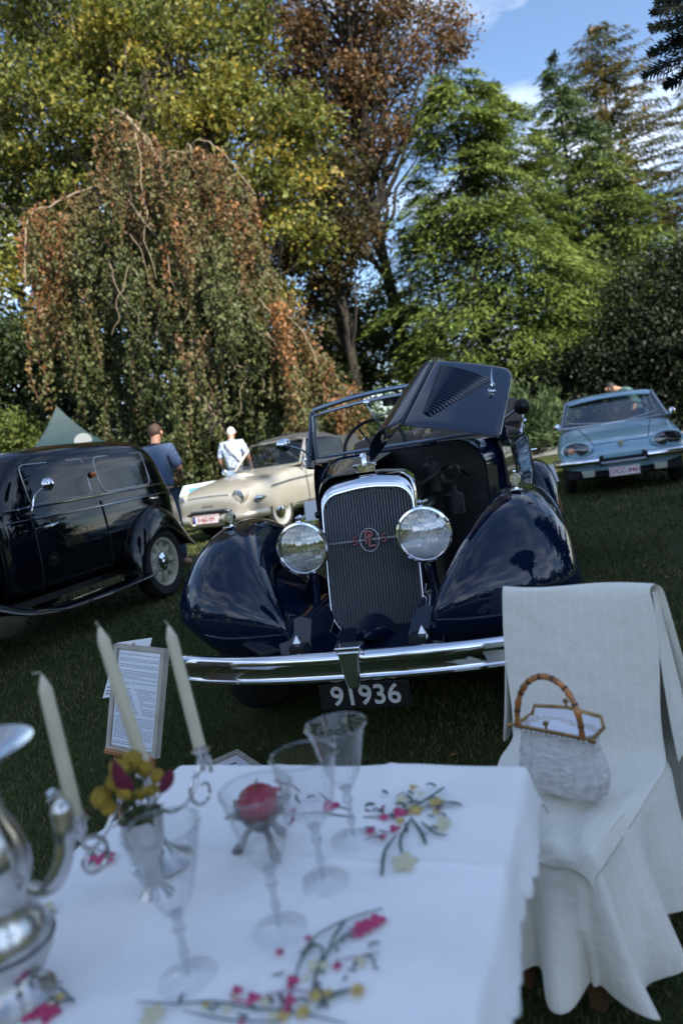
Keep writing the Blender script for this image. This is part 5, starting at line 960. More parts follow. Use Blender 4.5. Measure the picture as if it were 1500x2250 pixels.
while v < .93:
    if g_.random() < .12: v += .022
    u = .12; ue = .88 if g_.random() < .7 else .4 + .4 * g_.random()
    while u < ue:
        w_ = .02 + .05 * g_.random(); w_ = min(w_, ue - u); hh = .0055
        m.add([P(u, v, .0035 * sgn), P(u + w_, v, .0035 * sgn), P(u + w_, v + hh, .0035 * sgn), P(u, v + hh, .0035 * sgn)], [(0, 1, 2, 3)]); u += w_ + .012
    v += .0175
kind(m.build('print', INKB, EA, smooth=False), 'stuff')
bl, brr = P(.15, 1, 0), P(.85, 1, 0)
for p0, p1 in ((bl + Vector((0, .01, .0)), Vector((bl.x - .02, bl.y - .02, -.01))), (brr + Vector((0, .01, 0)), Vector((brr.x + .02, brr.y - .02, -.01))), (P(.5, .4, -.03 * sgn), Vector((P(.5, 1, 0).x, P(.5, 1, 0).y + .22, -.01)))):
    m = MB(); m.tube([p0, p1], .009, 6); m.build('easel_leg', PINE, EA, smooth=False)
m = MB(); m.tube([P(.02, 1.012, .012 * sgn), P(.98, 1.012, .012 * sgn)], .012, 6); m.build('easel_ledge', PINE, EA, smooth=False)
q = [at_y(258, 1412, 3.02), at_y(334, 1401, 2.98), at_y(304, 1524, 2.94), at_y(226, 1534, 2.98)]; cb = Vector((q[3].x, q[3].y, 0)); cb.z = ground(cb.x, cb.y)
CDB = thing('paper_sign', 'white paper sign with small red crest tucked behind the easel board', 'sign', cb)
P, nn = quadframe(None, [v_ - cb for v_ in q], 0, 0, None, None); sg = 1 if nn.y < 0 else -1
m = MB(); m.add([P(0, 0, 0), P(1, 0, 0), P(1, 1, 0), P(0, 1, 0), P(0, 0, -.004 * sg), P(1, 0, -.004 * sg), P(1, 1, -.004 * sg), P(0, 1, -.004 * sg)], [(0, 1, 2, 3), (7, 6, 5, 4), (0, 4, 5, 1), (1, 5, 6, 2), (2, 6, 7, 3), (3, 7, 4, 0)]); m.build('card', WHITE, CDB, smooth=False)
m = MB()
for k in range(6): a = k * 1.05; m.tube([P(.5, .09, .002 * sg), P(.5 + .06 * math.cos(a), .09 + .045 * math.sin(a), .002 * sg)], .002, 4)
m.build('crest', REDINK, CDB)
for v_ in (.80, .87, .92): m = MB(); m.add([P(.06, v_, .0015 * sg), P(.7, v_, .0015 * sg), P(.7, v_ + .02, .0015 * sg), P(.06, v_ + .02, .0015 * sg)], [(0, 1, 2, 3)]); m.build('print_line', INKB, CDB, smooth=False)
m = MB(); m.tube([P(.5, .5, -.01 * sg), Vector((P(.5, .5, 0).x, P(.5, .5, 0).y + .05, -.02))], .006, 6); m.build('stake', PINE, CDB)
# framed board lying on the grass behind the table
lb = at_z(505, 1765, -.16); LBO = thing('framed_board', 'pale framed blue and white board leaning low on the grass behind the table', 'sign', (lb.x, lb.y, ground(lb.x, lb.y) + .0), R(-12))
LBO.rotation_euler = (R(7), 0, R(38))
m = MB(); m.box((0, .12, .012), (.42, .30, .015)); m.build('backing', WOODP, LBO); m = MB(); m.box((0, .12, .022), (.37, .25, .006)); m.build('sheet', PAPER, LBO)
for c, d in (((0, -.025, .024), (.42, .02, .02)), ((0, .265, .024), (.42, .02, .02)), ((-.20, .12, .024), (.02, .27, .02)), ((.20, .12, .024), (.02, .27, .02))): m = MB(); m.box(c, d); m.build('frame_bar', WOODP, LBO, bevel=.002)
for i in range(5): m = MB(); m.box((0, .05 + .035 * i, .0262), (.3, .010 + .006 * (i % 2), .001)); m.build('print_line', pm('blue_ink', (.04, .09, .25), .5) if i == 0 else MATS['blue_ink'], LBO)
def easelcard(name, label, px, py, D, w_, h_, rz, tilt=-12):
    p = at_y(px, py, D); gz_ = ground(p.x, p.y); E_ = thing(name, label, 'sign', (p.x, p.y, gz_), rz); z0 = p.z - gz_
    m = MB(); m.box((0, 0, z0), (w_, .012, h_), Matrix.Rotation(R(tilt), 3, 'X')); m.build('board', WHITE, E_)
    for sx in (-1, 1): m = MB(); m.tube([(sx * w_ * .35, .02, z0 + h_ * .3), (sx * w_ * .45, -.03, -.02)], .008, 5); m.build('leg', PINE, E_)
    m = MB(); m.tube([(0, .04, z0 + h_ * .2), (0, .22, -.02)], .008, 5); m.build('leg', PINE, E_)
easelcard('display_board', 'bright white display board beside the front wheel of the champagne car', 687, 1122, 9.6, .22, .26, R(-15))
easelcard('display_board', 'white display board beside the rear fender of the navy convertible', 1214, 1040, 7.6, .10, .19, R(40))
# pale banner board behind the champagne car
bb = at_y(430, 1085, 12.6); BN = thing('banner_board', 'slanting pale blue and white banner board behind the champagne car', 'sign', (bb.x, bb.y, 0), R(30))
m = MB(); m.box((0, 0, bb.z - .02), (1.1, .04, .42), Matrix.Rotation(R(-35), 3, 'X')); m.build('panel', pm('banner_white', (.55, .68, .74), .5), BN, bevel=.004)
m = MB(); m.box((.05, -.02, bb.z + .02), (.3, .03, .2), Matrix.Rotation(R(-35), 3, 'X')); m.build('blue_shape', pm('banner_blue', (.03, .20, .34), .5), BN)
for x in (-.45, .45): m = MB(); m.tube([(x, .06, bb.z), (x, .12, -.02)], .015, 6); m.build('leg', STEEL, BN)
# teal pointed tent behind the sedan
tp = at_y(125, 892, 15.0); TN = thing('gazebo', 'dark teal pointed gazebo roof with a white round mark behind the black sedan', 'tent', (tp.x, tp.y, 0), R(25))
TEAL = pm('teal_canvas', (.006, .026, .034), .6, var=.15); hz_ = tp.z; ev = hz_ - 1.05; hw_ = 1.15
def can(s, t):                                       # s along side -1..1, t from peak to eave
    k = t ** .62; return k
for kf in range(4):
    m = MB(); rws = []
    for t in np.linspace(0, 1, 10):
        z = hz_ - (hz_ - ev) * (1 - (1 - t) ** 1.9); rws.append([(hw_ * t * s, -hw_ * t, z - .04 * (1 - s * s) * t) for s in np.linspace(-1, 1, 7)])
    m.grid(rws); o = m.build('roof_panel', TEAL, TN, fix=False); o.rotation_euler = (0, 0, R(90 * kf))
    m = MB(); m.tube([(hw_ - .02, -hw_ + .02, -.03), (hw_ - .02, -hw_ + .02, ev + .03)], .02, 8); o = m.build('pole', STEEL, TN); o.rotation_euler = (0, 0, R(90 * kf))
m = MB(); m.lathe([(.0, -.003), (.17, -.003), (.17, .0), (0, .0)], 28, T(.30, -.66, hz_ - .80) @ Matrix.Rotation(R(128), 4, 'X')); m.build('round_mark', WHITE, TN)
# ================================================================== visitors
SKIN = pm('skin', (.42, .22, .15), .55); HAIRB = pm('brown_hair', (.05, .028, .016), .7, var=.3, vscale=60); HAIRW = pm('white_hair', (.72, .72, .70), .8); HAIRK = pm('black_hair', (.012, .010, .010), .7)
def skinmesh(name, J, edges, rad, mat, parent, sub=2, smooth=True):
    me = bpy.data.meshes.new(name); keys = list(J); me.from_pydata([J[k] for k in keys], [(keys.index(a), keys.index(b)) for a, b in edges], []); o = bpy.data.objects.new(name, me); COL.objects.link(o)
    o.modifiers.new('s', 'SKIN'); k = o.modifiers.new('u', 'SUBSURF'); k.levels = sub; k.render_levels = sub
    for i, kk in enumerate(keys): d = me.skin_vertices[0].data[i]; r_ = rad[kk]; d.radius = r_ if isinstance(r_, tuple) else (r_, r_); d.use_root = (i == 0)
    bake(o); o.data.materials.clear(); o.data.materials.append(mat); o.data.polygons.foreach_set('material_index', [0] * len(o.data.polygons)); o.parent = parent; return o
def person(label, loc, rz, shirt, trous, hair, lean=0.0, tilt=0.0, head=(0, 0), arms=None, h=1.75, strap=False, bald=False, crouch=0.0):
    """faces local -y; lean bends the trunk forward"""
    P = thing('person', label, 'person', loc, rz); s = h / 1.75; hip = .93 * s - crouch
    def up(x, y, z):                                 # trunk point bent about the hips
        a = lean; zz = z - .93; return (x * s, (y * math.cos(a) - zz * math.sin(a)) * s, hip + (y * math.sin(a) + zz * math.cos(a)) * s)
    J = {'pel': (0, 0, hip), 'bel': up(0, .0, 1.08), 'che': up(0, .01, 1.30), 'nek': up(0, .015, 1.475), 'ne2': up(head[0] * .3, .0 - head[1] * .3, 1.535), 'hed': up(head[0], -.02 - head[1], 1.625), 'top': up(head[0] * 1.3, -.015 - head[1] * 1.2, 1.70)}
    rad = {'pel': (.10, .10), 'bel': (.10, .10), 'che': (.11, .11), 'nek': .06, 'ne2': .052, 'hed': (.074, .088), 'top': (.05, .06)}
    E1 = [('pel', 'bel'), ('bel', 'che'), ('che', 'nek'), ('nek', 'ne2'), ('ne2', 'hed'), ('hed', 'top')]
    arms = arms or {-1: ((-.27, 0, 1.16), (-.25, -.16, .98)), 1: ((.27, 0, 1.16), (.25, -.16, .98))}
    for sd in (-1, 1):
        e, w_ = arms[sd]; q = str(sd); J['sh' + q] = up(sd * .185, .01, 1.42); J['el' + q] = up(*e); J['wr' + q] = up(*w_); d = (Vector(J['wr' + q]) - Vector(J['el' + q])).normalized(); J['ha' + q] = tuple(Vector(J['wr' + q]) + d * .09)
        rad.update({'sh' + q: .062, 'el' + q: .043, 'wr' + q: .03, 'ha' + q: (.04, .018)}); E1 += [('che', 'sh' + q), ('sh' + q, 'el' + q), ('el' + q, 'wr' + q), ('wr' + q, 'ha' + q)]
        J['hj' + q] = (sd * .09 * s, 0, hip - .06); J['kn' + q] = (sd * .11 * s, -.02 - crouch * .6, .48 * s - crouch * .3); J['an' + q] = (sd * .12 * s, .02, .09); J['to' + q] = (sd * .13 * s, -.15, .04)
        rad.update({'hj' + q: .088, 'kn' + q: .058, 'an' + q: .042, 'to' + q: (.045, .03)}); E1 += [('pel', 'hj' + q), ('hj' + q, 'kn' + q), ('kn' + q, 'an' + q), ('an' + q, 'to' + q)]
    skinmesh('body', J, E1, rad, SKIN, P)
    k_ = ['pel', 'bel', 'che', 'nek'] + [a + str(sd) for sd in (-1, 1) for a in ('sh', 'el')]; G = {k: J[k] for k in k_}; rr = {k: tuple(v + .02 for v in (rad[k] if isinstance(rad[k], tuple) else (rad[k],) * 2)) for k in k_}; rr.update(pel=(.17, .15), bel=(.165, .145), che=(.18, .155)); rr['nek'] = (.075, .075); rr['el-1'] = rr['el1'] = (.065, .06)
    skinmesh('shirt', G, [e for e in E1 if e[0] in G and e[1] in G], rr, shirt, P)
    k_ = ['pel'] + [a + str(sd) for sd in (-1, 1) for a in ('hj', 'kn', 'an')]; G = {k: J[k] for k in k_}; rr = {k: tuple(v + .012 for v in (rad[k] if isinstance(rad[k], tuple) else (rad[k],) * 2)) for k in k_}; rr['an-1'] = rr['an1'] = (.07, .07); rr['pel'] = (.155, .14)
    skinmesh('trousers', G, [e for e in E1 if e[0] in G and e[1] in G], rr, trous, P)
    hc = Vector(J['hed']); ax = (Vector(J['top']) - Vector(J['ne2'])).normalized(); Q = ax.to_track_quat('Z', 'Y').to_matrix().to_4x4(); Q = T(*(hc + ax * .018)) @ Matrix.Rotation(0, 4, 'Z')
    m = MB(); vs = []; n = 20
    for i in range(9):
        a = math.pi * .56 * i / 8
        for j in range(n):
            b_ = 2 * math.pi * j / n; fwd = max(0, -math.sin(b_)); side_ = abs(math.cos(b_)); aa = a * (1.12 - .52 * fwd - .16 * side_ + .05 * random.random()); q = .97 + .07 * random.random(); vs.append((.079 * q * math.sin(aa) * math.cos(b_), .012 + .092 * q * math.sin(aa) * math.sin(b_), .100 * q * math.cos(aa)))
    m.add(vs, [(i * n + j, i * n + (j + 1) % n, (i + 1) * n + (j + 1) % n, (i + 1) * n + j) for i in range(8) for j in range(n)], Q); m.build('hair', hair, P, ang=180)
    for sd in (-1, 1): m = MB(); m.lathe([(0, -.012), (.02, -.008), (.026, .0), (.02, .006), (0, .004)], 12, T(*(hc + Vector((sd * .084, .012, .0)))) @ Matrix.Rotation(R(80), 4, 'Y')); m.build('ear', SKIN, P)
    m = MB(); m.tube([hc + Vector((0, -.088, .022)), hc + Vector((0, -.112, -.012)), hc + Vector((0, -.09, -.022))], [.008, .014, .01], 8); m.build('nose', SKIN, P)
    for sd in (-1, 1): m = MB(); m.lathe([(0, -.004), (.011, -.002), (.011, .002), (0, .005)], 10, T(*(hc + Vector((sd * .03, -.088, .015)))) @ RX90); m.build('eye', BLK, P)
    m = MB(); m.tube([hc + Vector((x, -.088 + 6 * x * x, -.045)) for x in (-.025, 0, .025)], .006, 6); m.build('mouth', pm('lips', (.30, .10, .08), .5) if 'lips' not in MATS else MATS['lips'], P)
    m = MB(); m.tube([Vector(J['nek']) + Vector((.066 * math.cos(a), .066 * math.sin(a) + .004, .012 + .012 * math.sin(a))) for a in np.linspace(0, 2 * math.pi, 21)[:-1]], .012, 8, closed=True); m.build('collar', INK if not strap else shirt, P)
    if strap:
        m = MB(); m.tube(crv([up(.15, .05, 1.47), up(.08, .135, 1.38), up(-.05, .145, 1.2), up(-.17, .09, 1.02)], 12), .012, 6, sq=.4); m.build('strap', INK, P)
    return P
def stripemat(name, c0, c1, sc_):
    m = pm(name, c0, .8); t = m.node_tree; b = t.nodes['Principled BSDF']; co = t.nodes.new('ShaderNodeTexCoord'); wv = t.nodes.new('ShaderNodeTexWave'); wv.inputs['Scale'].default_value = sc_; wv.inputs['Distortion'].default_value = .6; mx_ = t.nodes.new('ShaderNodeMixRGB'); mx_.inputs[1].default_value = (*c0, 1); mx_.inputs[2].default_value = (*c1, 1)
    t.links.new(co.outputs['Object'], wv.inputs[0]); t.links.new(wv.outputs['Fac'], mx_.inputs[0]); t.links.new(mx_.outputs[0], b.inputs['Base Color']); return m
def floralmat(name, c0, c1):
    m = pm(name, c0, .8); t = m.node_tree; b = t.nodes['Principled BSDF']; co = t.nodes.new('ShaderNodeTexCoord'); n = t.nodes.new('ShaderNodeTexNoise'); n.inputs['Scale'].default_value = 24; r_ = t.nodes.new('ShaderNodeValToRGB'); r_.color_ramp.elements[0].color = (*c1, 1); r_.color_ramp.elements[1].color = (*c0, 1); r_.color_ramp.elements[0].position = .44; r_.color_ramp.elements[1].position = .54
    t.links.new(co.outputs['Object'], n.inputs[0]); t.links.new(n.outputs[0], r_.inputs[0]); t.links.new(r_.outputs[0], b.inputs['Base Color']); return m
JEAN = pm('dark_jeans', (.03, .045, .08), .85, var=.2); CHINO = pm('blue_grey_trousers', (.16, .22, .32), .85)
def stand(px, py, D): p = at_y(px, py, D); return (p.x, p.y, 0.0)
person('man in a ribbed blue jumper with short brown hair standing behind the black sedan', stand(343, 1000, 8.6), R(160), stripemat('ribbed_blue_knit', (.06, .095, .18), (.11, .16, .27), 14), JEAN, HAIRB, lean=.06, h=1.74, arms={-1: ((-.26, -.02, 1.18), (-.14, -.22, 1.10)), 1: ((.26, -.02, 1.18), (.16, -.24, 1.08))}, head=(0, .02))
person('white haired man in a pale floral shirt with shoulder strap behind the champagne car', stand(512, 1000, 13.6), R(170), floralmat('floral_shirt', (.55, .60, .68), (.20, .28, .42)), CHINO, HAIRW, lean=.10, h=1.80, strap=True, head=(0, .03))
person('dark haired man in a grey green shirt bending over behind the blue coupe', stand(1395, 850, 13.4), R(-75), pm('grey_green_shirt', (.055, .115, .115), .85), JEAN, HAIRK, lean=.75, h=1.74, head=(0, .05), arms={-1: ((-.26, -.12, 1.18), (-.22, -.3, 1.1)), 1: ((.26, -.12, 1.18), (.22, -.3, 1.1))})
# ================================================================== vegetation
def leafmat(name, trans=.35, gloss=.04):
    m = bpy.data.materials.new(name); m.use_nodes = True; t = m.node_tree; t.nodes.clear(); k = t.links.new
    o = t.nodes.new('ShaderNodeOutputMaterial'); a = t.nodes.new('ShaderNodeAttribute'); a.attribute_name = 'lc'
    d = t.nodes.new('ShaderNodeBsdfDiffuse'); r = t.nodes.new('ShaderNodeBsdfTranslucent'); mx_ = t.nodes.new('ShaderNodeMixShader'); mx_.inputs[0].default_value = trans
    g = t.nodes.new('ShaderNodeBsdfGlossy'); g.inputs['Roughness'].default_value = .6; g.inputs[0].default_value = (.5, .5, .5, 1); m2 = t.nodes.new('ShaderNodeMixShader'); m2.inputs[0].default_value = gloss
    k(a.outputs['Color'], d.inputs[0]); k(a.outputs['Color'], r.inputs[0]); k(d.outputs[0], mx_.inputs[1]); k(r.outputs[0], mx_.inputs[2]); k(mx_.outputs[0], m2.inputs[1]); k(g.outputs[0], m2.inputs[2]); k(m2.outputs[0], o.inputs[0]); return m
LEAF = leafmat('leaf'); NEEDLE = leafmat('needle', .25, .02)
BARK = pm('bark', (.060, .050, .038), .9, var=.45, vscale=5, bump=.8, bscale=16); BARKP = pm('pale_bark', (.22, .17, .12), .85, var=.3, vscale=8, bump=.5, bscale=30); BARKD = pm('dark_bark', (.025, .021, .017), .9, var=.3, bump=.5, bscale=20)
def unit(a): return a / np.maximum(np.linalg.norm(a, axis=1, keepdims=True), 1e-9)
def leafmesh(name, C, D, Nn, ln, wd, col, mat, parent):
    n = len(C); D = unit(D); Sx = unit(np.cross(D, Nn)); ln = ln[:, None]; wd = wd[:, None]
    V = np.stack([C - D * ln * .5, C + Sx * wd * .5 - D * ln * .08, C + D * ln * .5, C - Sx * wd * .5 - D * ln * .08], 1).reshape(-1, 3).astype(np.float32)
    me = bpy.data.meshes.new(name); me.vertices.add(4 * n); me.vertices.foreach_set('co', V.ravel()); me.loops.add(4 * n); me.loops.foreach_set('vertex_index', np.arange(4 * n, dtype=np.int32))
    me.polygons.add(n); me.polygons.foreach_set('loop_start', np.arange(0, 4 * n, 4, dtype=np.int32)); me.polygons.foreach_set('loop_total', np.full(n, 4, np.int32))
    a = me.attributes.new('lc', 'FLOAT_COLOR', 'FACE'); a.data.foreach_set('color', np.concatenate([np.clip(col, 0, 1), np.ones((n, 1))], 1).astype(np.float32).ravel()); me.update(); me.materials.append(mat)
    o = bpy.data.objects.new(name, me); COL.objects.link(o); o.parent = parent; return o
def pal(cols, t):
    cols = np.array(cols); k = np.clip(t, 0, .9999) * (len(cols) - 1); i = k.astype(int); f = (k - i)[:, None]; return cols[i] * (1 - f) + cols[i + 1] * f
def limb(m, a, b, r0, r1, g, sag=.0, n=6, k=6, wob=.06):
    a, b = Vector(a), Vector(b); d = (b - a).length; pts = []
    for i in range(n + 1):
        t = i / n; p = a.lerp(b, t); p.z += sag * d * math.sin(math.pi * t); w_ = wob * d * math.sin(math.pi * t); pts.append(p + Vector((g.normal() * w_, g.normal() * w_, g.normal() * w_ * .5)))
    m.tube(pts, [r0 + (r1 - r0) * (i / n) ** .8 for i in range(n + 1)], k, cap=False); return pts
def broadleaf(name, label, base, trunk, tr, blobs, ncl, nlf, size, palette, seed, bark=BARK, group=None, clr=.75, flat=.55, shell=.45, cat='tree', nb=.3, mat=None, tbias=0.0, twig=.05, lo_=.35):
    """blobs: (x, y, z, rx, ry, rz[, palette shift]); leaf clumps through each blob, limbs reaching into them"""
    g = np.random.default_rng(seed); E_ = thing(name, label, cat, base, 0, group); B = Vector(base)
    vol = np.array([b[3] * b[4] * b[5] for b in blobs]) ** .75; pr = vol / vol.sum(); idx = g.choice(len(blobs), ncl, p=pr); A = np.array([b[:6] for b in blobs]); sh = np.array([b[6] if len(b) > 6 else 0 for b in blobs])
    dirs = unit(g.normal(size=(ncl, 3))); rad = shell + (1 - shell) * g.random(ncl) ** .55; CC = A[idx, :3] + dirs * A[idx, 3:6] * rad[:, None]
    rc = clr * (.55 + .8 * g.random(ncl)); ct = g.random(ncl)
    li = np.repeat(np.arange(ncl), nlf); n = len(li); off = g.normal(size=(n, 3)) * .5; off[:, 2] *= flat
    C = CC[li] + off * rc[li][:, None]; C[:, 2] -= .25 * rc[li] * (off[:, 0] ** 2 + off[:, 1] ** 2)
    D = g.normal(size=(n, 3)); D[:, 2] -= .6; Nn = g.normal(size=(n, 3)); Nn[:, 2] += 1.1; Nn += dirs[li] * .5
    s = size * (.6 + .8 * g.random(n)); t = .5 * ct[li] + .5 * g.random(n) + sh[idx][li] + tbias
    C -= np.array(base); leafmesh('crown', C, D, Nn, s, s * .62, pal(palette, t) * (.75 + .5 * g.random((n, 1))), mat or LEAF, E_)
    m = MB(); tp = [Vector(p) - B for p in trunk]; pts = crv(tp, 14); m.tube(pts, [tr * (1.25 if i == 0 else 1 - .75 * i / 14) for i in range(15)], 9, cap=False)
    for i in range(ncl):
        if g.random() < nb:
            c = Vector(CC[i]) - B; hgt = min(max((c.z - pts[0].z) * (lo_ + .3 * g.random()), pts[3].z), pts[-1].z); j = min(range(15), key=lambda q: abs(pts[q].z - hgt)); d = (c - pts[j]).length
            limb(m, pts[j], c, min(tr * .45, .02 + twig * d * .35), .012, g, sag=.04, n=5, k=5)
    m.build('trunk', bark, E_, fix=False); return E_
def conifer(name, label, base, Hh, Rr, seed, palette, h0=.05, droop=.25, up=.15, nwh=None, size=.25, bark=BARKD, group=None, pw=.85, dens_=1.5, per=7, wdt=.30, thin=0.0, orange=None):
    g = np.random.default_rng(seed); E_ = thing(name, label, 'tree', base, 0, group); Cs, Ds, Ns, Ts = [], [], [], []
    m = MB(); m.tube([(0, 0, Hh * i / 8) for i in range(9)], [max(.012, Hh * .016 * (1 - i / 8.2)) for i in range(9)], 7, cap=False)
    nwh = nwh or int(Hh * 2.6)
    for wi in range(nwh):
        t = h0 + (1 - h0) * (wi + g.random()) / nwh; z = Hh * t; Lb = Rr * (1 - t) ** pw * (.65 + .55 * g.random()) + .25
        for k in range(per):
            if g.random() < thin: continue
            a = 2 * math.pi * (k + g.random()) / per; L_ = Lb * (.7 + .45 * g.random()); ns = max(3, int(L_ / .20)); tw = g.random()
            q = np.linspace(.08, 1, ns); rr = L_ * q; zz = z + up * L_ * q - droop * L_ * q ** 2
            px, py = np.cos(a) * rr, np.sin(a) * rr; P = np.stack([px, py, zz], 1)
            if L_ > .6: m.tube([tuple(p) for p in P[::max(1, ns // 4)]], [max(.008, .035 * L_ / 3 * (1 - i / 5)) for i in range(len(P[::max(1, ns // 4)]))], 4, cap=False)
            out_ = np.array([math.cos(a), math.sin(a), 0]); sid = np.array([-math.sin(a), math.cos(a), 0])
            nc = int(round(5 * dens_))
            for j in range(ns):
                tl = (.50 * (1 - q[j] * .75) + .12) * min(1, L_ / 1.3 + .3)
                for s_ in (-1, 1):
                    for c in range(nc):
                        f = (c + g.random()) / nc; d = out_ * (.75 + .3 * g.random()) + sid * s_ * (.8 + .4 * g.random()); d = d / np.linalg.norm(d)
                        p = P[j] + d * tl * f + np.array([0, 0, -.22 * tl * f * f - .06 * g.random()]) + g.normal(size=3) * .04
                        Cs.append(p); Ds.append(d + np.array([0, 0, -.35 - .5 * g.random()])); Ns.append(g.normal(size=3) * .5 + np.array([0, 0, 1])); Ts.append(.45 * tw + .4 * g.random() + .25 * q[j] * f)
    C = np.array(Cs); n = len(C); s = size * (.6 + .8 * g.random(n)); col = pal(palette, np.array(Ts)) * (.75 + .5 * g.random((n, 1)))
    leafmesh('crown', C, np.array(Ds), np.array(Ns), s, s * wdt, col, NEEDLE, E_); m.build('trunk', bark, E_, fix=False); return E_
def hemlock(name, label, base, Hh, Rr, seed, palette, ncl=300, nlf=120, size=.26, pw=.6, h0=.03, group=None, clr=.8, wdt=.22, droop=.8, bark=BARKD, thin=0.0):
    """soft conifer: drooping feathery boughs as flattened sprays round a straight stem"""
    g = np.random.default_rng(seed); E_ = thing(name, label, 'tree', base, 0, group)
    t = h0 + (1 - h0) * (1 - (1 - g.random(ncl)) ** .85); lob = 1 + .22 * np.sin(t * 23 + seed) * np.sin(t * 9); a = g.random(ncl) * 2 * np.pi
    prof = Rr * (1 - t) ** pw * lob * (.78 + .34 * g.random(ncl)) + .12; q = .35 + .65 * g.random(ncl) ** .45; rr = prof * q
    CC = np.stack([np.cos(a) * rr, np.sin(a) * rr, Hh * t - droop * .22 * rr + .25 * g.normal(size=ncl)], 1); out_ = np.stack([np.cos(a), np.sin(a), np.zeros(ncl)], 1); sd_ = np.stack([-np.sin(a), np.cos(a), np.zeros(ncl)], 1)
    sc_ = clr * np.clip(prof / Rr + .25, .35, 1.0) * (.7 + .6 * g.random(ncl)); ct = g.random(ncl)
    li = np.repeat(np.arange(ncl), nlf); n = len(li); o1 = g.normal(size=n) * .62; o2 = g.normal(size=n) * .55; o3 = g.normal(size=n) * .13
    C = CC[li] + out_[li] * (o1 * sc_[li])[:, None] + sd_[li] * (o2 * sc_[li])[:, None]; C[:, 2] += (o3 - .30 * o1 * np.abs(o1) - .22 * o2 ** 2 - .25 * o1) * sc_[li]
    D = out_[li] * (.8 + .3 * g.normal(size=(n, 1))) + sd_[li] * (o2[:, None] * 1.1) + g.normal(size=(n, 3)) * .28; D[:, 2] -= droop * (.35 + .35 * g.random(n))
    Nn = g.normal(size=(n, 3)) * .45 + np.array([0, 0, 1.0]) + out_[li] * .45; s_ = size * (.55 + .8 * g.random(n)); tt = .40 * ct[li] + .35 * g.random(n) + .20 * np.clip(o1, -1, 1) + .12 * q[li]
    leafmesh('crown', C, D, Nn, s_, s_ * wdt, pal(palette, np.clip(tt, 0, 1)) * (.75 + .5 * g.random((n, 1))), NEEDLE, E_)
    m = MB(); m.tube([(0, 0, Hh * i / 8) for i in range(9)], [max(.012, Hh * .016 * (1 - i / 8.2)) for i in range(9)], 7, cap=False)
    for i in range(0, ncl, 2): c = CC[i]; limb(m, (0, 0, max(.3, c[2] - .05 * rr[i])), tuple(c), .012 + .012 * rr[i], .008, g, sag=.05, n=4, k=4, wob=.03)
    m.build('trunk', bark, E_, fix=False); return E_
def px_blob(x, y, D, r, dep=1.0, zs=1.0, sh=0.0):
    p = at_y(x, y, D); k = r * D / FPX; return (p.x, p.y, p.z, k, k * dep, k * zs, sh)
def foot(x, y, D):
    p = at_y(x, y, D); return Vector((p.x, p.y, ground(p.x, p.y) - .05))
# ---- big yellow-green tree behind the weeping one
YG = [(.028, .044, .012), (.070, .090, .020), (.13, .145, .026), (.22, .20, .032), (.34, .23, .03)]
f0 = foot(330, 200, 25)
broadleaf('deciduous_tree', 'huge yellow green tree turning autumn gold behind the weeping tree', f0, [f0, f0 + Vector((.1, 0, 4)), at_y(340, 420, 25), at_y(320, 200, 25), at_y(330, 20, 25)], .5,
          [px_blob(340, 190, 24, 210, .8, .8), px_blob(130, 260, 25, 190, .8, .85, -.08), px_blob(540, 330, 24.5, 170, .8, .8, .05), px_blob(450, 90, 26, 150, .8, .8), px_blob(610, 560, 24, 120, .8, .9, .15), px_blob(50, 640, 23.5, 125, .8, .9, .2), px_blob(300, 430, 25, 200, .7, .8, -.15), px_blob(190, -60, 26, 240, .8, .8, -.05), px_blob(640, 260, 25, 75, .8, .8, .1), px_blob(600, 400, 24.5, 110, .8, .8, .1), px_blob(60, 470, 25.5, 150, .8, .9, -.2)],
          440, 190, .165, YG, 21, clr=.85, nb=.35)
f0 = foot(20, 200, 33)
broadleaf('deciduous_tree', 'dark green tree filling the gap behind the huge yellow green one', f0, [f0, f0 + Vector((0, 0, 6)), at_y(20, 300, 33), at_y(20, 60, 33)], .45,
          [px_blob(20, 90, 33, 170), px_blob(-60, 350, 33, 200), px_blob(60, 600, 33, 200), px_blob(250, 700, 33, 200), px_blob(480, 650, 33, 180), px_blob(300, 0, 34, 200), px_blob(420, 400, 34, 190)], 320, 120, .24, [(.008, .016, .007), (.018, .030, .010), (.032, .046, .014)], 22, clr=1.4, nb=.12)
# ---- copper tree and its neighbour
CU = [(.04, .042, .016), (.075, .065, .022), (.11, .068, .028), (.15, .075, .032), (.18, .10, .035)]
f0 = foot(905, 900, 32)
broadleaf('deciduous_tree', 'tall copper leaved tree with dark forked trunk showing sky between its limbs', f0, [f0, at_y(875, 720, 32), at_y(850, 600, 32), at_y(820, 450, 32), at_y(790, 250, 32), at_y(765, 80, 32)], .32,
          [px_blob(625, 70, 31, 95, .8, .9, .1), px_blob(600, 190, 31, 75, .8, .9, .05), px_blob(760, 70, 32, 170, .8, .9, .1), px_blob(900, 110, 32, 120, .8, .8, .1), px_blob(660, 130, 32, 120, .8, 1, .15), px_blob(820, 270, 32, 110, .8, .9), px_blob(970, 60, 32, 65, .8, 1, .1), px_blob(930, 260, 32, 80, .8, .8), px_blob(740, -60, 32, 190, .8, .8), px_blob(650, 300, 33, 90, .8, .9, -.15), px_blob(760, 430, 32, 95, .8, .9, -.3)],
          320, 115, .17, CU, 23, clr=.85, nb=.3, bark=BARKD, lo_=.58)
f0 = foot(790, 900, 29)
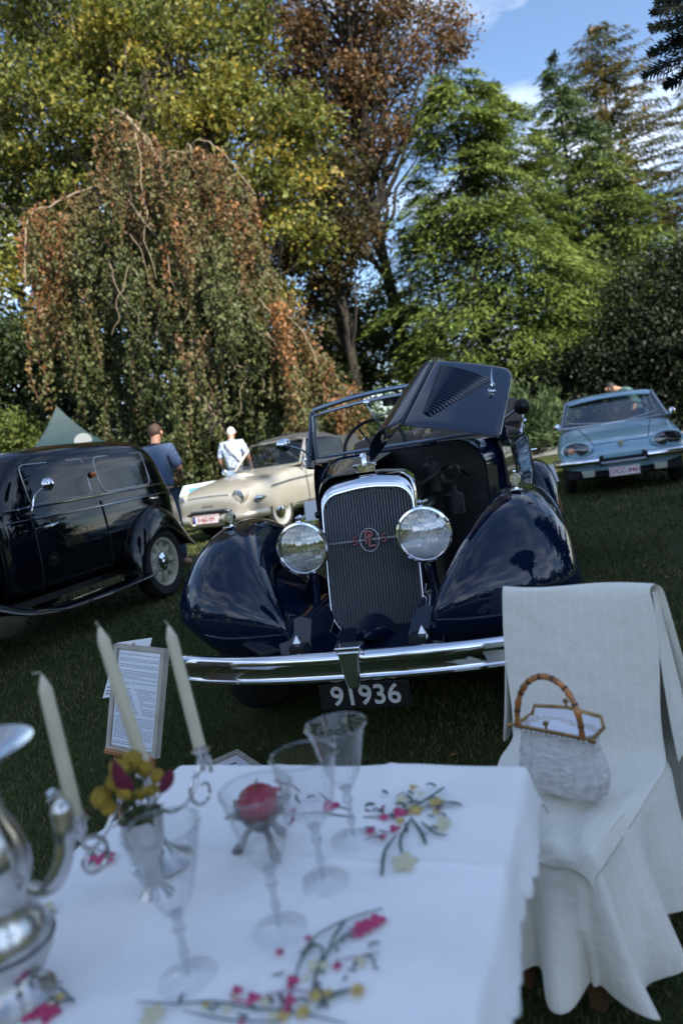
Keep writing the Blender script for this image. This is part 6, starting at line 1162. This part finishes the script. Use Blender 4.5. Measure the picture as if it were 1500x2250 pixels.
broadleaf('deciduous_tree', 'slender olive brown tree with dark trunk left of the copper tree', f0, [f0, at_y(765, 740, 29), at_y(740, 600, 29), at_y(715, 460, 29), at_y(690, 330, 29)], .24,
          [px_blob(690, 420, 29, 100, .8, 1), px_blob(720, 560, 29, 95, .8, .8), px_blob(650, 520, 29, 70, .8, .8, .3), px_blob(780, 520, 29, 60, .8, .8, .1), px_blob(690, 640, 29, 60, .8, .6)], 130, 110, .17, [(.016, .018, .007), (.035, .034, .011), (.06, .048, .016), (.10, .058, .02)], 24, clr=.85, nb=.3, bark=BARKD, lo_=.55)
broadleaf('shrub', 'soft olive bush at the foot of the slender tree', foot(790, 900, 34), [foot(790, 900, 34), at_y(790, 860, 34), at_y(780, 760, 34)], .12, [px_blob(760, 760, 34, 90, .7, .8), px_blob(830, 800, 34, 90, .7, .8), px_blob(690, 800, 33, 80, .7, .8), px_blob(700, 690, 35, 80, .7, .8, -.3), px_blob(790, 680, 36, 75, .7, .8, -.4), px_blob(880, 730, 36, 80, .7, .8, -.4)], 190, 110, .18, [(.03, .04, .012), (.07, .08, .02), (.12, .12, .03)], 25, clr=.9, cat='shrub')
# ---- conifers
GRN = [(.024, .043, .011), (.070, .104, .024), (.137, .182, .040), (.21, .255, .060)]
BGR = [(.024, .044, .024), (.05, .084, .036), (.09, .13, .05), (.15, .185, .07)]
def con(px, py, D, R_, seed, label, palette, **k):
    p = at_y(px, py, D); return conifer('conifer_tree', label, (p.x, p.y, 0), p.z, R_, seed, palette, group='conifers beyond the path', **k)
def hem(px, py, D, R_, seed, label, palette, **k):
    p = at_y(px, py, D); return hemlock('conifer_tree', label, (p.x, p.y, 0), p.z, R_, seed, palette, group='conifers beyond the path', **k)
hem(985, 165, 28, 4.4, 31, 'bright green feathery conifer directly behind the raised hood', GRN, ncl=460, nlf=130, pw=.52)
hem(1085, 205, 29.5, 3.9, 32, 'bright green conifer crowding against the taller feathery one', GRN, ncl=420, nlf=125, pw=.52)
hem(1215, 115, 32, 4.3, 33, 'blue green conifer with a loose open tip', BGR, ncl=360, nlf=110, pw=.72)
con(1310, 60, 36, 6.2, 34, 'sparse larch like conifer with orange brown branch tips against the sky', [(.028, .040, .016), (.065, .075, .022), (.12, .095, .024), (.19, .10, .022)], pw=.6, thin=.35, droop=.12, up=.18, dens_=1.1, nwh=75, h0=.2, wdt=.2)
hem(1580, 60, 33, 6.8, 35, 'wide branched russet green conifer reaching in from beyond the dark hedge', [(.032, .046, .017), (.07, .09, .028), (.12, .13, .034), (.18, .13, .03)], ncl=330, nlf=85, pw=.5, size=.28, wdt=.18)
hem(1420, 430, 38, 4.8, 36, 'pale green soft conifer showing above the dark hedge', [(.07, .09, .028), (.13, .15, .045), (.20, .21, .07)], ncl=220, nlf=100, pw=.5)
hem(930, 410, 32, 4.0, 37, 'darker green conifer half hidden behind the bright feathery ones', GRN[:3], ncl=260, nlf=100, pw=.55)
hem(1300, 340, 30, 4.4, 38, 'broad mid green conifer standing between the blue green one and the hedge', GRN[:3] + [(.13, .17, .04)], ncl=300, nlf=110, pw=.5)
# ---- dark yew mass on the right, understory and shrubs
YW = [(.004, .008, .003), (.008, .015, .005), (.015, .026, .008), (.03, .045, .012)]
broadleaf('yew_hedge', 'tall dark yew hedge behind the blue coupe', foot(1430, 950, 23), [foot(1430, 950, 23), at_y(1430, 880, 23), at_y(1430, 760, 23)], .3,
          [px_blob(1430, 660, 23, 105, 1.2, .9, .25), px_blob(1520, 640, 23, 130, 1.2, .9, .15), px_blob(1380, 780, 22.5, 95, 1.2, 1), px_blob(1480, 780, 22, 130, 1.2, 1), px_blob(1330, 880, 22.5, 80, 1.2, .9), px_blob(1430, 880, 22, 120, 1.2, .9), px_blob(1620, 750, 22, 200, 1.2, 1), px_blob(1540, 880, 21.5, 120, 1.2, .9)], 420, 150, .13, YW, 41, clr=.6, flat=.8, shell=.7, cat='hedge', nb=.05)
broadleaf('laurel_bush', 'dark evergreen bush between the conifers and the yew hedge', foot(1240, 950, 25), [foot(1240, 950, 25), at_y(1240, 900, 25), at_y(1235, 830, 25)], .12, [px_blob(1220, 840, 25, 75, .9, .8), px_blob(1290, 830, 25, 80, .9, .9), px_blob(1180, 890, 25, 70, .9, .7), px_blob(1260, 910, 24.5, 80, .9, .6)], 170, 130, .14, YW, 42, clr=.6, flat=.8, shell=.65, cat='shrub')
def juniper(name, label, c, r, h, n, seed, palette, group=None):
    g = np.random.default_rng(seed); E_ = thing(name, label, 'shrub', c, 0, group); Cs, Ds, Ts = [], [], []; m = MB()
    for i in range(n):
        a = g.random() * 2 * math.pi; e = R(15 + 55 * g.random()); L_ = r * (.55 + .5 * g.random()); d = np.array([math.cos(a) * math.cos(e), math.sin(a) * math.cos(e), math.sin(e) * h / r]); tw = g.random()
        st = np.array([g.normal() * .2 * r, g.normal() * .2 * r, .1]); P = [st + d * L_ * q + np.array([0, 0, -.28 * L_ * q * q]) for q in np.linspace(0, 1, 7)]
        if i % 3 == 0: m.tube([tuple(p) for p in P[::2]], [.02, .015, .01, .006], 4, cap=False)
        for j in range(2, 7):
            for k in range(9):
                p = P[j] + g.normal(size=3) * .10; dd = P[j] - P[j - 1]; dd = dd / np.linalg.norm(dd) + g.normal(size=3) * .45; Cs.append(p); Ds.append(dd + np.array([0, 0, -.15])); Ts.append(.4 * tw + .4 * g.random() + .05 * (j - 2))
    n_ = len(Cs); s = .20 * (.6 + .8 * g.random(n_)); leafmesh('crown', np.array(Cs), np.array(Ds), g.normal(size=(n_, 3)) * .5 + np.array([0, 0, 1]), s, s * .3, pal(palette, np.array(Ts)) * (.8 + .4 * g.random((n_, 1))), NEEDLE, E_); m.build('stems', BARKD, E_, fix=False)
JN = [(.03, .055, .025), (.065, .10, .045), (.11, .15, .06)]
for i, (x, D, r, h, lab) in enumerate(((760, 21, 1.6, 2.7, 'spreading pale green juniper beside the right edge of the weeping tree'), (860, 20, 1.7, 2.7, 'spreading pale green juniper behind the windscreen of the navy convertible'), (1000, 21, 1.8, 2.6, 'spreading juniper hidden mostly by the raised hood'), (1130, 20.5, 1.6, 2.7, 'spreading grey green juniper right of the raised hood'))):
    f = foot(x, 900, D); juniper('juniper_shrub', lab, f, r, h, 260, 50 + i, JN, 'junipers beyond the cars')
broadleaf('shrub', 'bright yellow green bush beside the teal pennant', foot(60, 1000, 19), [foot(60, 1000, 19), at_y(60, 1040, 19), at_y(60, 980, 19)], .08, [px_blob(20, 960, 19, 75, .8, .7, .15), px_blob(110, 975, 19, 65, .8, .6, .15), px_blob(180, 1010, 19, 60, .8, .6)], 120, 130, .12, [(.03, .055, .012), (.07, .10, .02), (.13, .16, .03)], 61, clr=.45, cat='shrub')
broadleaf('shrub', 'deep green bush behind the bright yellow green one', foot(50, 1000, 21), [foot(50, 1000, 21), at_y(50, 950, 21), at_y(50, 820, 21)], .12, [px_blob(30, 850, 21, 110, .8, .8), px_blob(120, 800, 21, 90, .8, .8), px_blob(170, 900, 21, 80, .8, .8), px_blob(-40, 780, 21, 120, .8, .8)], 190, 130, .14, [(.012, .024, .008), (.03, .05, .014), (.055, .085, .02)], 62, clr=.6, cat='shrub')
broadleaf('shrub', 'long dark bank of shrubs behind the weeping tree', foot(350, 1000, 27), [foot(350, 1000, 27), at_y(350, 1000, 27), at_y(350, 930, 27)], .1, [px_blob(x, y, 27 + .5 * (i % 3), 95, .8, .8) for i, (x, y) in enumerate(((80, 960), (200, 930), (320, 950), (430, 920), (540, 930), (640, 900), (260, 850), (480, 830), (600, 820), (730, 890), (410, 1005), (330, 1010), (520, 990), (610, 960), (220, 1010)))], 260, 90, .2, [(.012, .02, .008), (.03, .045, .014), (.055, .07, .02)], 63, clr=.9, flat=.8, cat='shrub')
# ---- weeping beech
def weeping():
    g = np.random.default_rng(71); Dm = 17.0; base = foot(470, 1000, Dm); E_ = thing('weeping_tree', 'weeping beech with russet hanging twigs and pale crooked branches behind the champagne car', 'tree', base)
    ex = [40, 60, 100, 150, 200, 222, 250, 280, 330, 380, 420, 470, 520, 560, 600, 640, 690, 740, 800]; ey = [560, 480, 455, 440, 410, 300, 262, 275, 320, 350, 335, 345, 395, 455, 545, 640, 730, 800, 870]
    def env(x): return float(np.interp(x, ex, ey))
    Cs, Ds, Ts, Sz = [], [], [], []; tw = MB()
    def strand(x, y0, y1, D, red):
        p = at_y(x, y0, D); q = at_y(x + .158 * (y1 - y0), y1, D); L_ = (p - q).length; n = max(6, int(L_ / .034)); ph = g.random(2) * 6
        pts = []
        for i in range(n):
            t = i / n; c = p.lerp(q, t); c = np.array(c) + np.array([math.sin(ph[0] + t * 7) * .07, math.sin(ph[1] + t * 6) * .07, 0])
            pts.append(c); sp = .055 + .035 * math.sin(t * 9 + ph[0])
            for r_ in range(2):
                Cs.append(c + g.normal(size=3) * sp); Ds.append(np.array([g.normal() * .6, g.normal() * .6, -1.0])); Ts.append(red * (1 - .5 * t) + .22 * g.random()); Sz.append(.065 + .05 * g.random())
        if g.random() < .4: tw.tube([tuple(v) for v in pts[::max(1, n // 5)]], .007, 4, cap=False)
    for i in range(300):                             # tresses: bundles of twigs hanging together, gaps left between
        x = 50 + 735 * g.random(); dd = g.normal() * 1.2; e = env(x) + (dd / 2.6) ** 2 * 110; y0 = e - 10 + (1040 - e) * g.random() ** 1.5 * .88
        if y0 > 1010 or (x < 175 and y0 > 760 - (175 - x)) or (x < 215 and g.random() < .35) or (math.sin(x * .047 + y0 * .006) + math.sin(x * .021 - y0 * .011 + 1) > 1.62 and y0 - e > 60): continue
        ln = 90 + 230 * g.random(); base_red = .78 * max(0, 1 - (y0 - e) / 300) * (.4 + .6 * g.random()) + (.24 if x < 165 else 0) + .24 * g.random()
        for k in range(4 + int(4 * g.random())):
            xx = x + g.normal() * 11; yy = y0 + abs(g.normal()) * 40; strand(xx, yy, min(yy + ln * (.55 + .6 * g.random()), 1085), Dm + dd + g.normal() * .18, min(base_red * (.7 + .5 * g.random()), .95))
    for x in np.linspace(55, 560, 90):
        if x < 210 and g.random() < .3: continue
        yy = env(x) - 14 + 10 * g.random(); strand(x, yy, yy + 60 + 130 * g.random(), 16.2 + .5 * g.normal(), .40 + .40 * g.random())
    n = len(Cs); pl = [(.016, .026, .008), (.042, .058, .016), (.072, .085, .024), (.10, .078, .026), (.17, .082, .032), (.27, .115, .036)]
    s = np.array(Sz); C = np.array(Cs) - np.array(base); leafmesh('crown', C, np.array(Ds), g.normal(size=(n, 3)) + np.array([.3, -.4, .3]), s, s * .72, pal(pl, np.array(Ts)) * (.7 + .6 * g.random((n, 1))), leafmat('beech_leaf', .2, .05), E_)
    m = MB(); B = Vector(base)
    def br(px, D0, D1, r0, r1, n=20):
        k = len(px) - 1; P = crv([at_y(x, y, D0 + (D1 - D0) * i / k) - B for i, (x, y) in enumerate(px)], n); m.tube([p + Vector((g.normal(), g.normal(), g.normal())) * .018 for p in P], [.72 * (r0 + (r1 - r0) * i / n) for i in range(n + 1)], 6, cap=False)
    br([(520, 1110), (480, 900), (430, 650), (380, 460), (330, 330), (285, 262), (250, 240)], Dm, Dm - .3, .20, .03)
    br([(250, 240), (285, 262), (305, 330), (312, 420), (325, 470), (318, 520), (345, 610)], 16.2, 15.6, .026, .010)
    br([(270, 250), (320, 300), (350, 350), (375, 395), (400, 440)], 16.1, 15.5, .024, .008)
    br([(430, 650), (330, 500), (260, 420), (200, 410), (145, 435), (100, 455), (65, 475), (55, 540), (60, 620)], 16.8, 15.2, .05, .014)
    br([(430, 600), (440, 480), (425, 360), (412, 315), (420, 330), (400, 335), (350, 335)], 16.9, 16.0, .035, .014)
    br([(440, 480), (425, 350), (430, 310), (460, 315), (500, 345), (560, 430)], 16.9, 15.6, .035, .012)
    br([(470, 750), (540, 640), (600, 690), (640, 700), (680, 760), (700, 800)], 16.5, 15.2, .035, .012)
    br([(480, 800), (560, 720), (620, 770), (660, 820), (680, 870)], 16.3, 15.0, .03, .01)
    for k in range(13):
        x = 230 + 480 * g.random(); y = env(x) + 100 + 450 * g.random(); pts = [(x, y)]
        for j in range(4): pts.append((pts[-1][0] + g.normal() * 16 + 8, pts[-1][1] + 25 + 25 * g.random()))
        br(pts, 15.1 + g.random(), 15.2 + g.random(), .017, .006, 10)
    m.build('trunk', BARKP, E_, fix=False)
    tm = tw.mesh('twigs'); tm.transform(Matrix.Translation(-B)); tm.materials.append(pm('russet_twig', (.12, .055, .035), .8)); kind(finish('twigs', tm, E_), 'stuff')
weeping()
# ---- shade trees standing to the right of and behind the photographer (their shade lies over the foreground)
SHP = [(.012, .022, .008), (.03, .045, .014), (.05, .07, .02)]
broadleaf('shade_tree', 'very tall dense tree behind the photographer casting the foreground shade', (12.4, -15, -.3), [(12.4, -15, -.3), (12.4, -15, 6), (12.3, -14.8, 13), (12.2, -14.7, 21)], .55,
          [(12.2, -14.7, 20, 5.4, 5.4, 3.6), (8.6, -15.8, 19.5, 3.8, 3.8, 3.0), (15.4, -13.2, 19, 4.2, 4.2, 3.2), (12.2, -14.7, 14, 4, 4, 2.5)], 420, 80, .5, SHP, 81, clr=1.4, nb=.12)
pc = (7.8, 5.2, 0)
CT = conifer('shade_conifer', 'dark conifer beside the lawn whose dark fronds hang into the top of the view', pc, 9.0, 3.0, 82, [(.008, .016, .007), (.018, .030, .011), (.03, .045, .016)], pw=.7, h0=.12, size=.4, dens_=.8)
g = np.random.default_rng(83); Cs, Ds, Ts = [], [], []; m = MB()
def frond(a, b, wd, n):
    a, b = np.array(a), np.array(b); ax = b - a; L_ = np.linalg.norm(ax); ax = ax / L_; sv = np.cross(ax, np.array([.25, -1, .2])); sv /= np.linalg.norm(sv)
    m.tube([tuple(a), tuple((a + b) / 2), tuple(b)], [.012, .008, .003], 4, cap=False)
    for i in range(n):
        q = i / n; p = a + (b - a) * q; w_ = wd * (1 - q) ** .7 * (.75 + .4 * g.random())
        for s_ in (-1, 1):
            d = ax * .8 + sv * s_ * .75; d /= np.linalg.norm(d)
            for j in range(5):
                f = (j + .5) / 5; c = p + d * w_ * f + g.normal(size=3) * .006
                for r_ in (-1, 1): Cs.append(c + (ax * .02 + sv * r_ * .012)); Ds.append(d + sv * r_ * .5 + ax * .4 + g.normal(size=3) * .1); Ts.append(g.random())
for px0, px1, D, wd in (((1560, 40), (1428, 62), 6.2, .16), ((1560, 0), (1432, 28), 6.4, .15), ((1570, 90), (1412, 168), 6.2, .17), ((1560, 60), (1425, 118), 6.3, .16), ((1580, 120), (1460, 190), 6.4, .15), ((1570, -30), (1440, 5), 6.2, .15), ((1590, 80), (1480, 90), 6.3, .2)):
    frond(at_y(*px0, D), at_y(*px1, D), wd, 20)
m.tube([tuple(at_y(1580, 40, 6.3)), (5.0, 6.0, 5.0), (7.7, 5.2, 5.2)], [.02, .03, .06], 6, cap=False)
n = len(Cs); C = np.array(Cs) - np.array(pc); leafmesh('fronds', C, np.array(Ds), g.normal(size=(n, 3)) * .4 + np.array([.25, -1, .2]), np.full(n, .06), np.full(n, .014), pal([(.006, .011, .006), (.016, .024, .011)], np.array(Ts)), NEEDLE, CT)
mm = m.mesh('bough'); mm.transform(Matrix.Translation(-Vector(pc))); mm.materials.append(BARKD); finish('bough', mm, CT)
# ---- belt of trees round the garden behind the photographer (seen in the paint and chrome)
protos = []
for i, h in enumerate((9.5, 11.5, 8.0)):
    protos.append(broadleaf('garden_tree', 'leafy tree in the belt enclosing the garden behind the photographer', (0, 0, -.3), [(0, 0, -.3), (0, 0, 1.5), (.2, 0, h * .5), (.2, 0, h * .8)], .3, [(0, 0, h * .5, 4.6, 4.6, h * .46), (3.5, 1, h * .34, 3.6, 3.6, h * .32), (-3.5, -1, h * .36, 3.6, 3.6, h * .34), (0, 2, h * .25, 4.5, 4, h * .24)], 120, 45, .6, SHP + [(.08, .09, .025)], 90 + i, clr=1.6, nb=.1, group='trees enclosing the garden'))
BELT = [(46 * math.sin(R(q)) + 3 * math.sin(q * 2.3), 46 * math.cos(R(q)) + 4 * math.sin(q * 1.7)) for q in range(62, 312, 11)]
for i, (x, y) in enumerate(BELT):
    src = protos[i % 3]
    if i < 3: src.location = (x, y, -.3); continue
    c = src.copy(); COL.objects.link(c); c.location = (x, y, -.3); c.rotation_euler = (0, 0, i * 1.9); k_ = .85 + .3 * ((i * 7) % 5) / 4; c.scale = (k_, k_, k_)
    for ch in src.children:
        d = ch.copy(); COL.objects.link(d); d.parent = c
# ---- gravel path crossing behind the cars
GV = pm('gravel', (.20, .20, .20), .9, var=.25, vscale=3, bump=.6, bscale=120)
m = MB(); m.grid([[(x, y0 + .5 * math.sin(x * .15), .012) for y0 in (18.6, 20.5, 23.2)] for x in np.linspace(-20, 30, 40)]); kind(m.build('path', GV, None), 'structure')
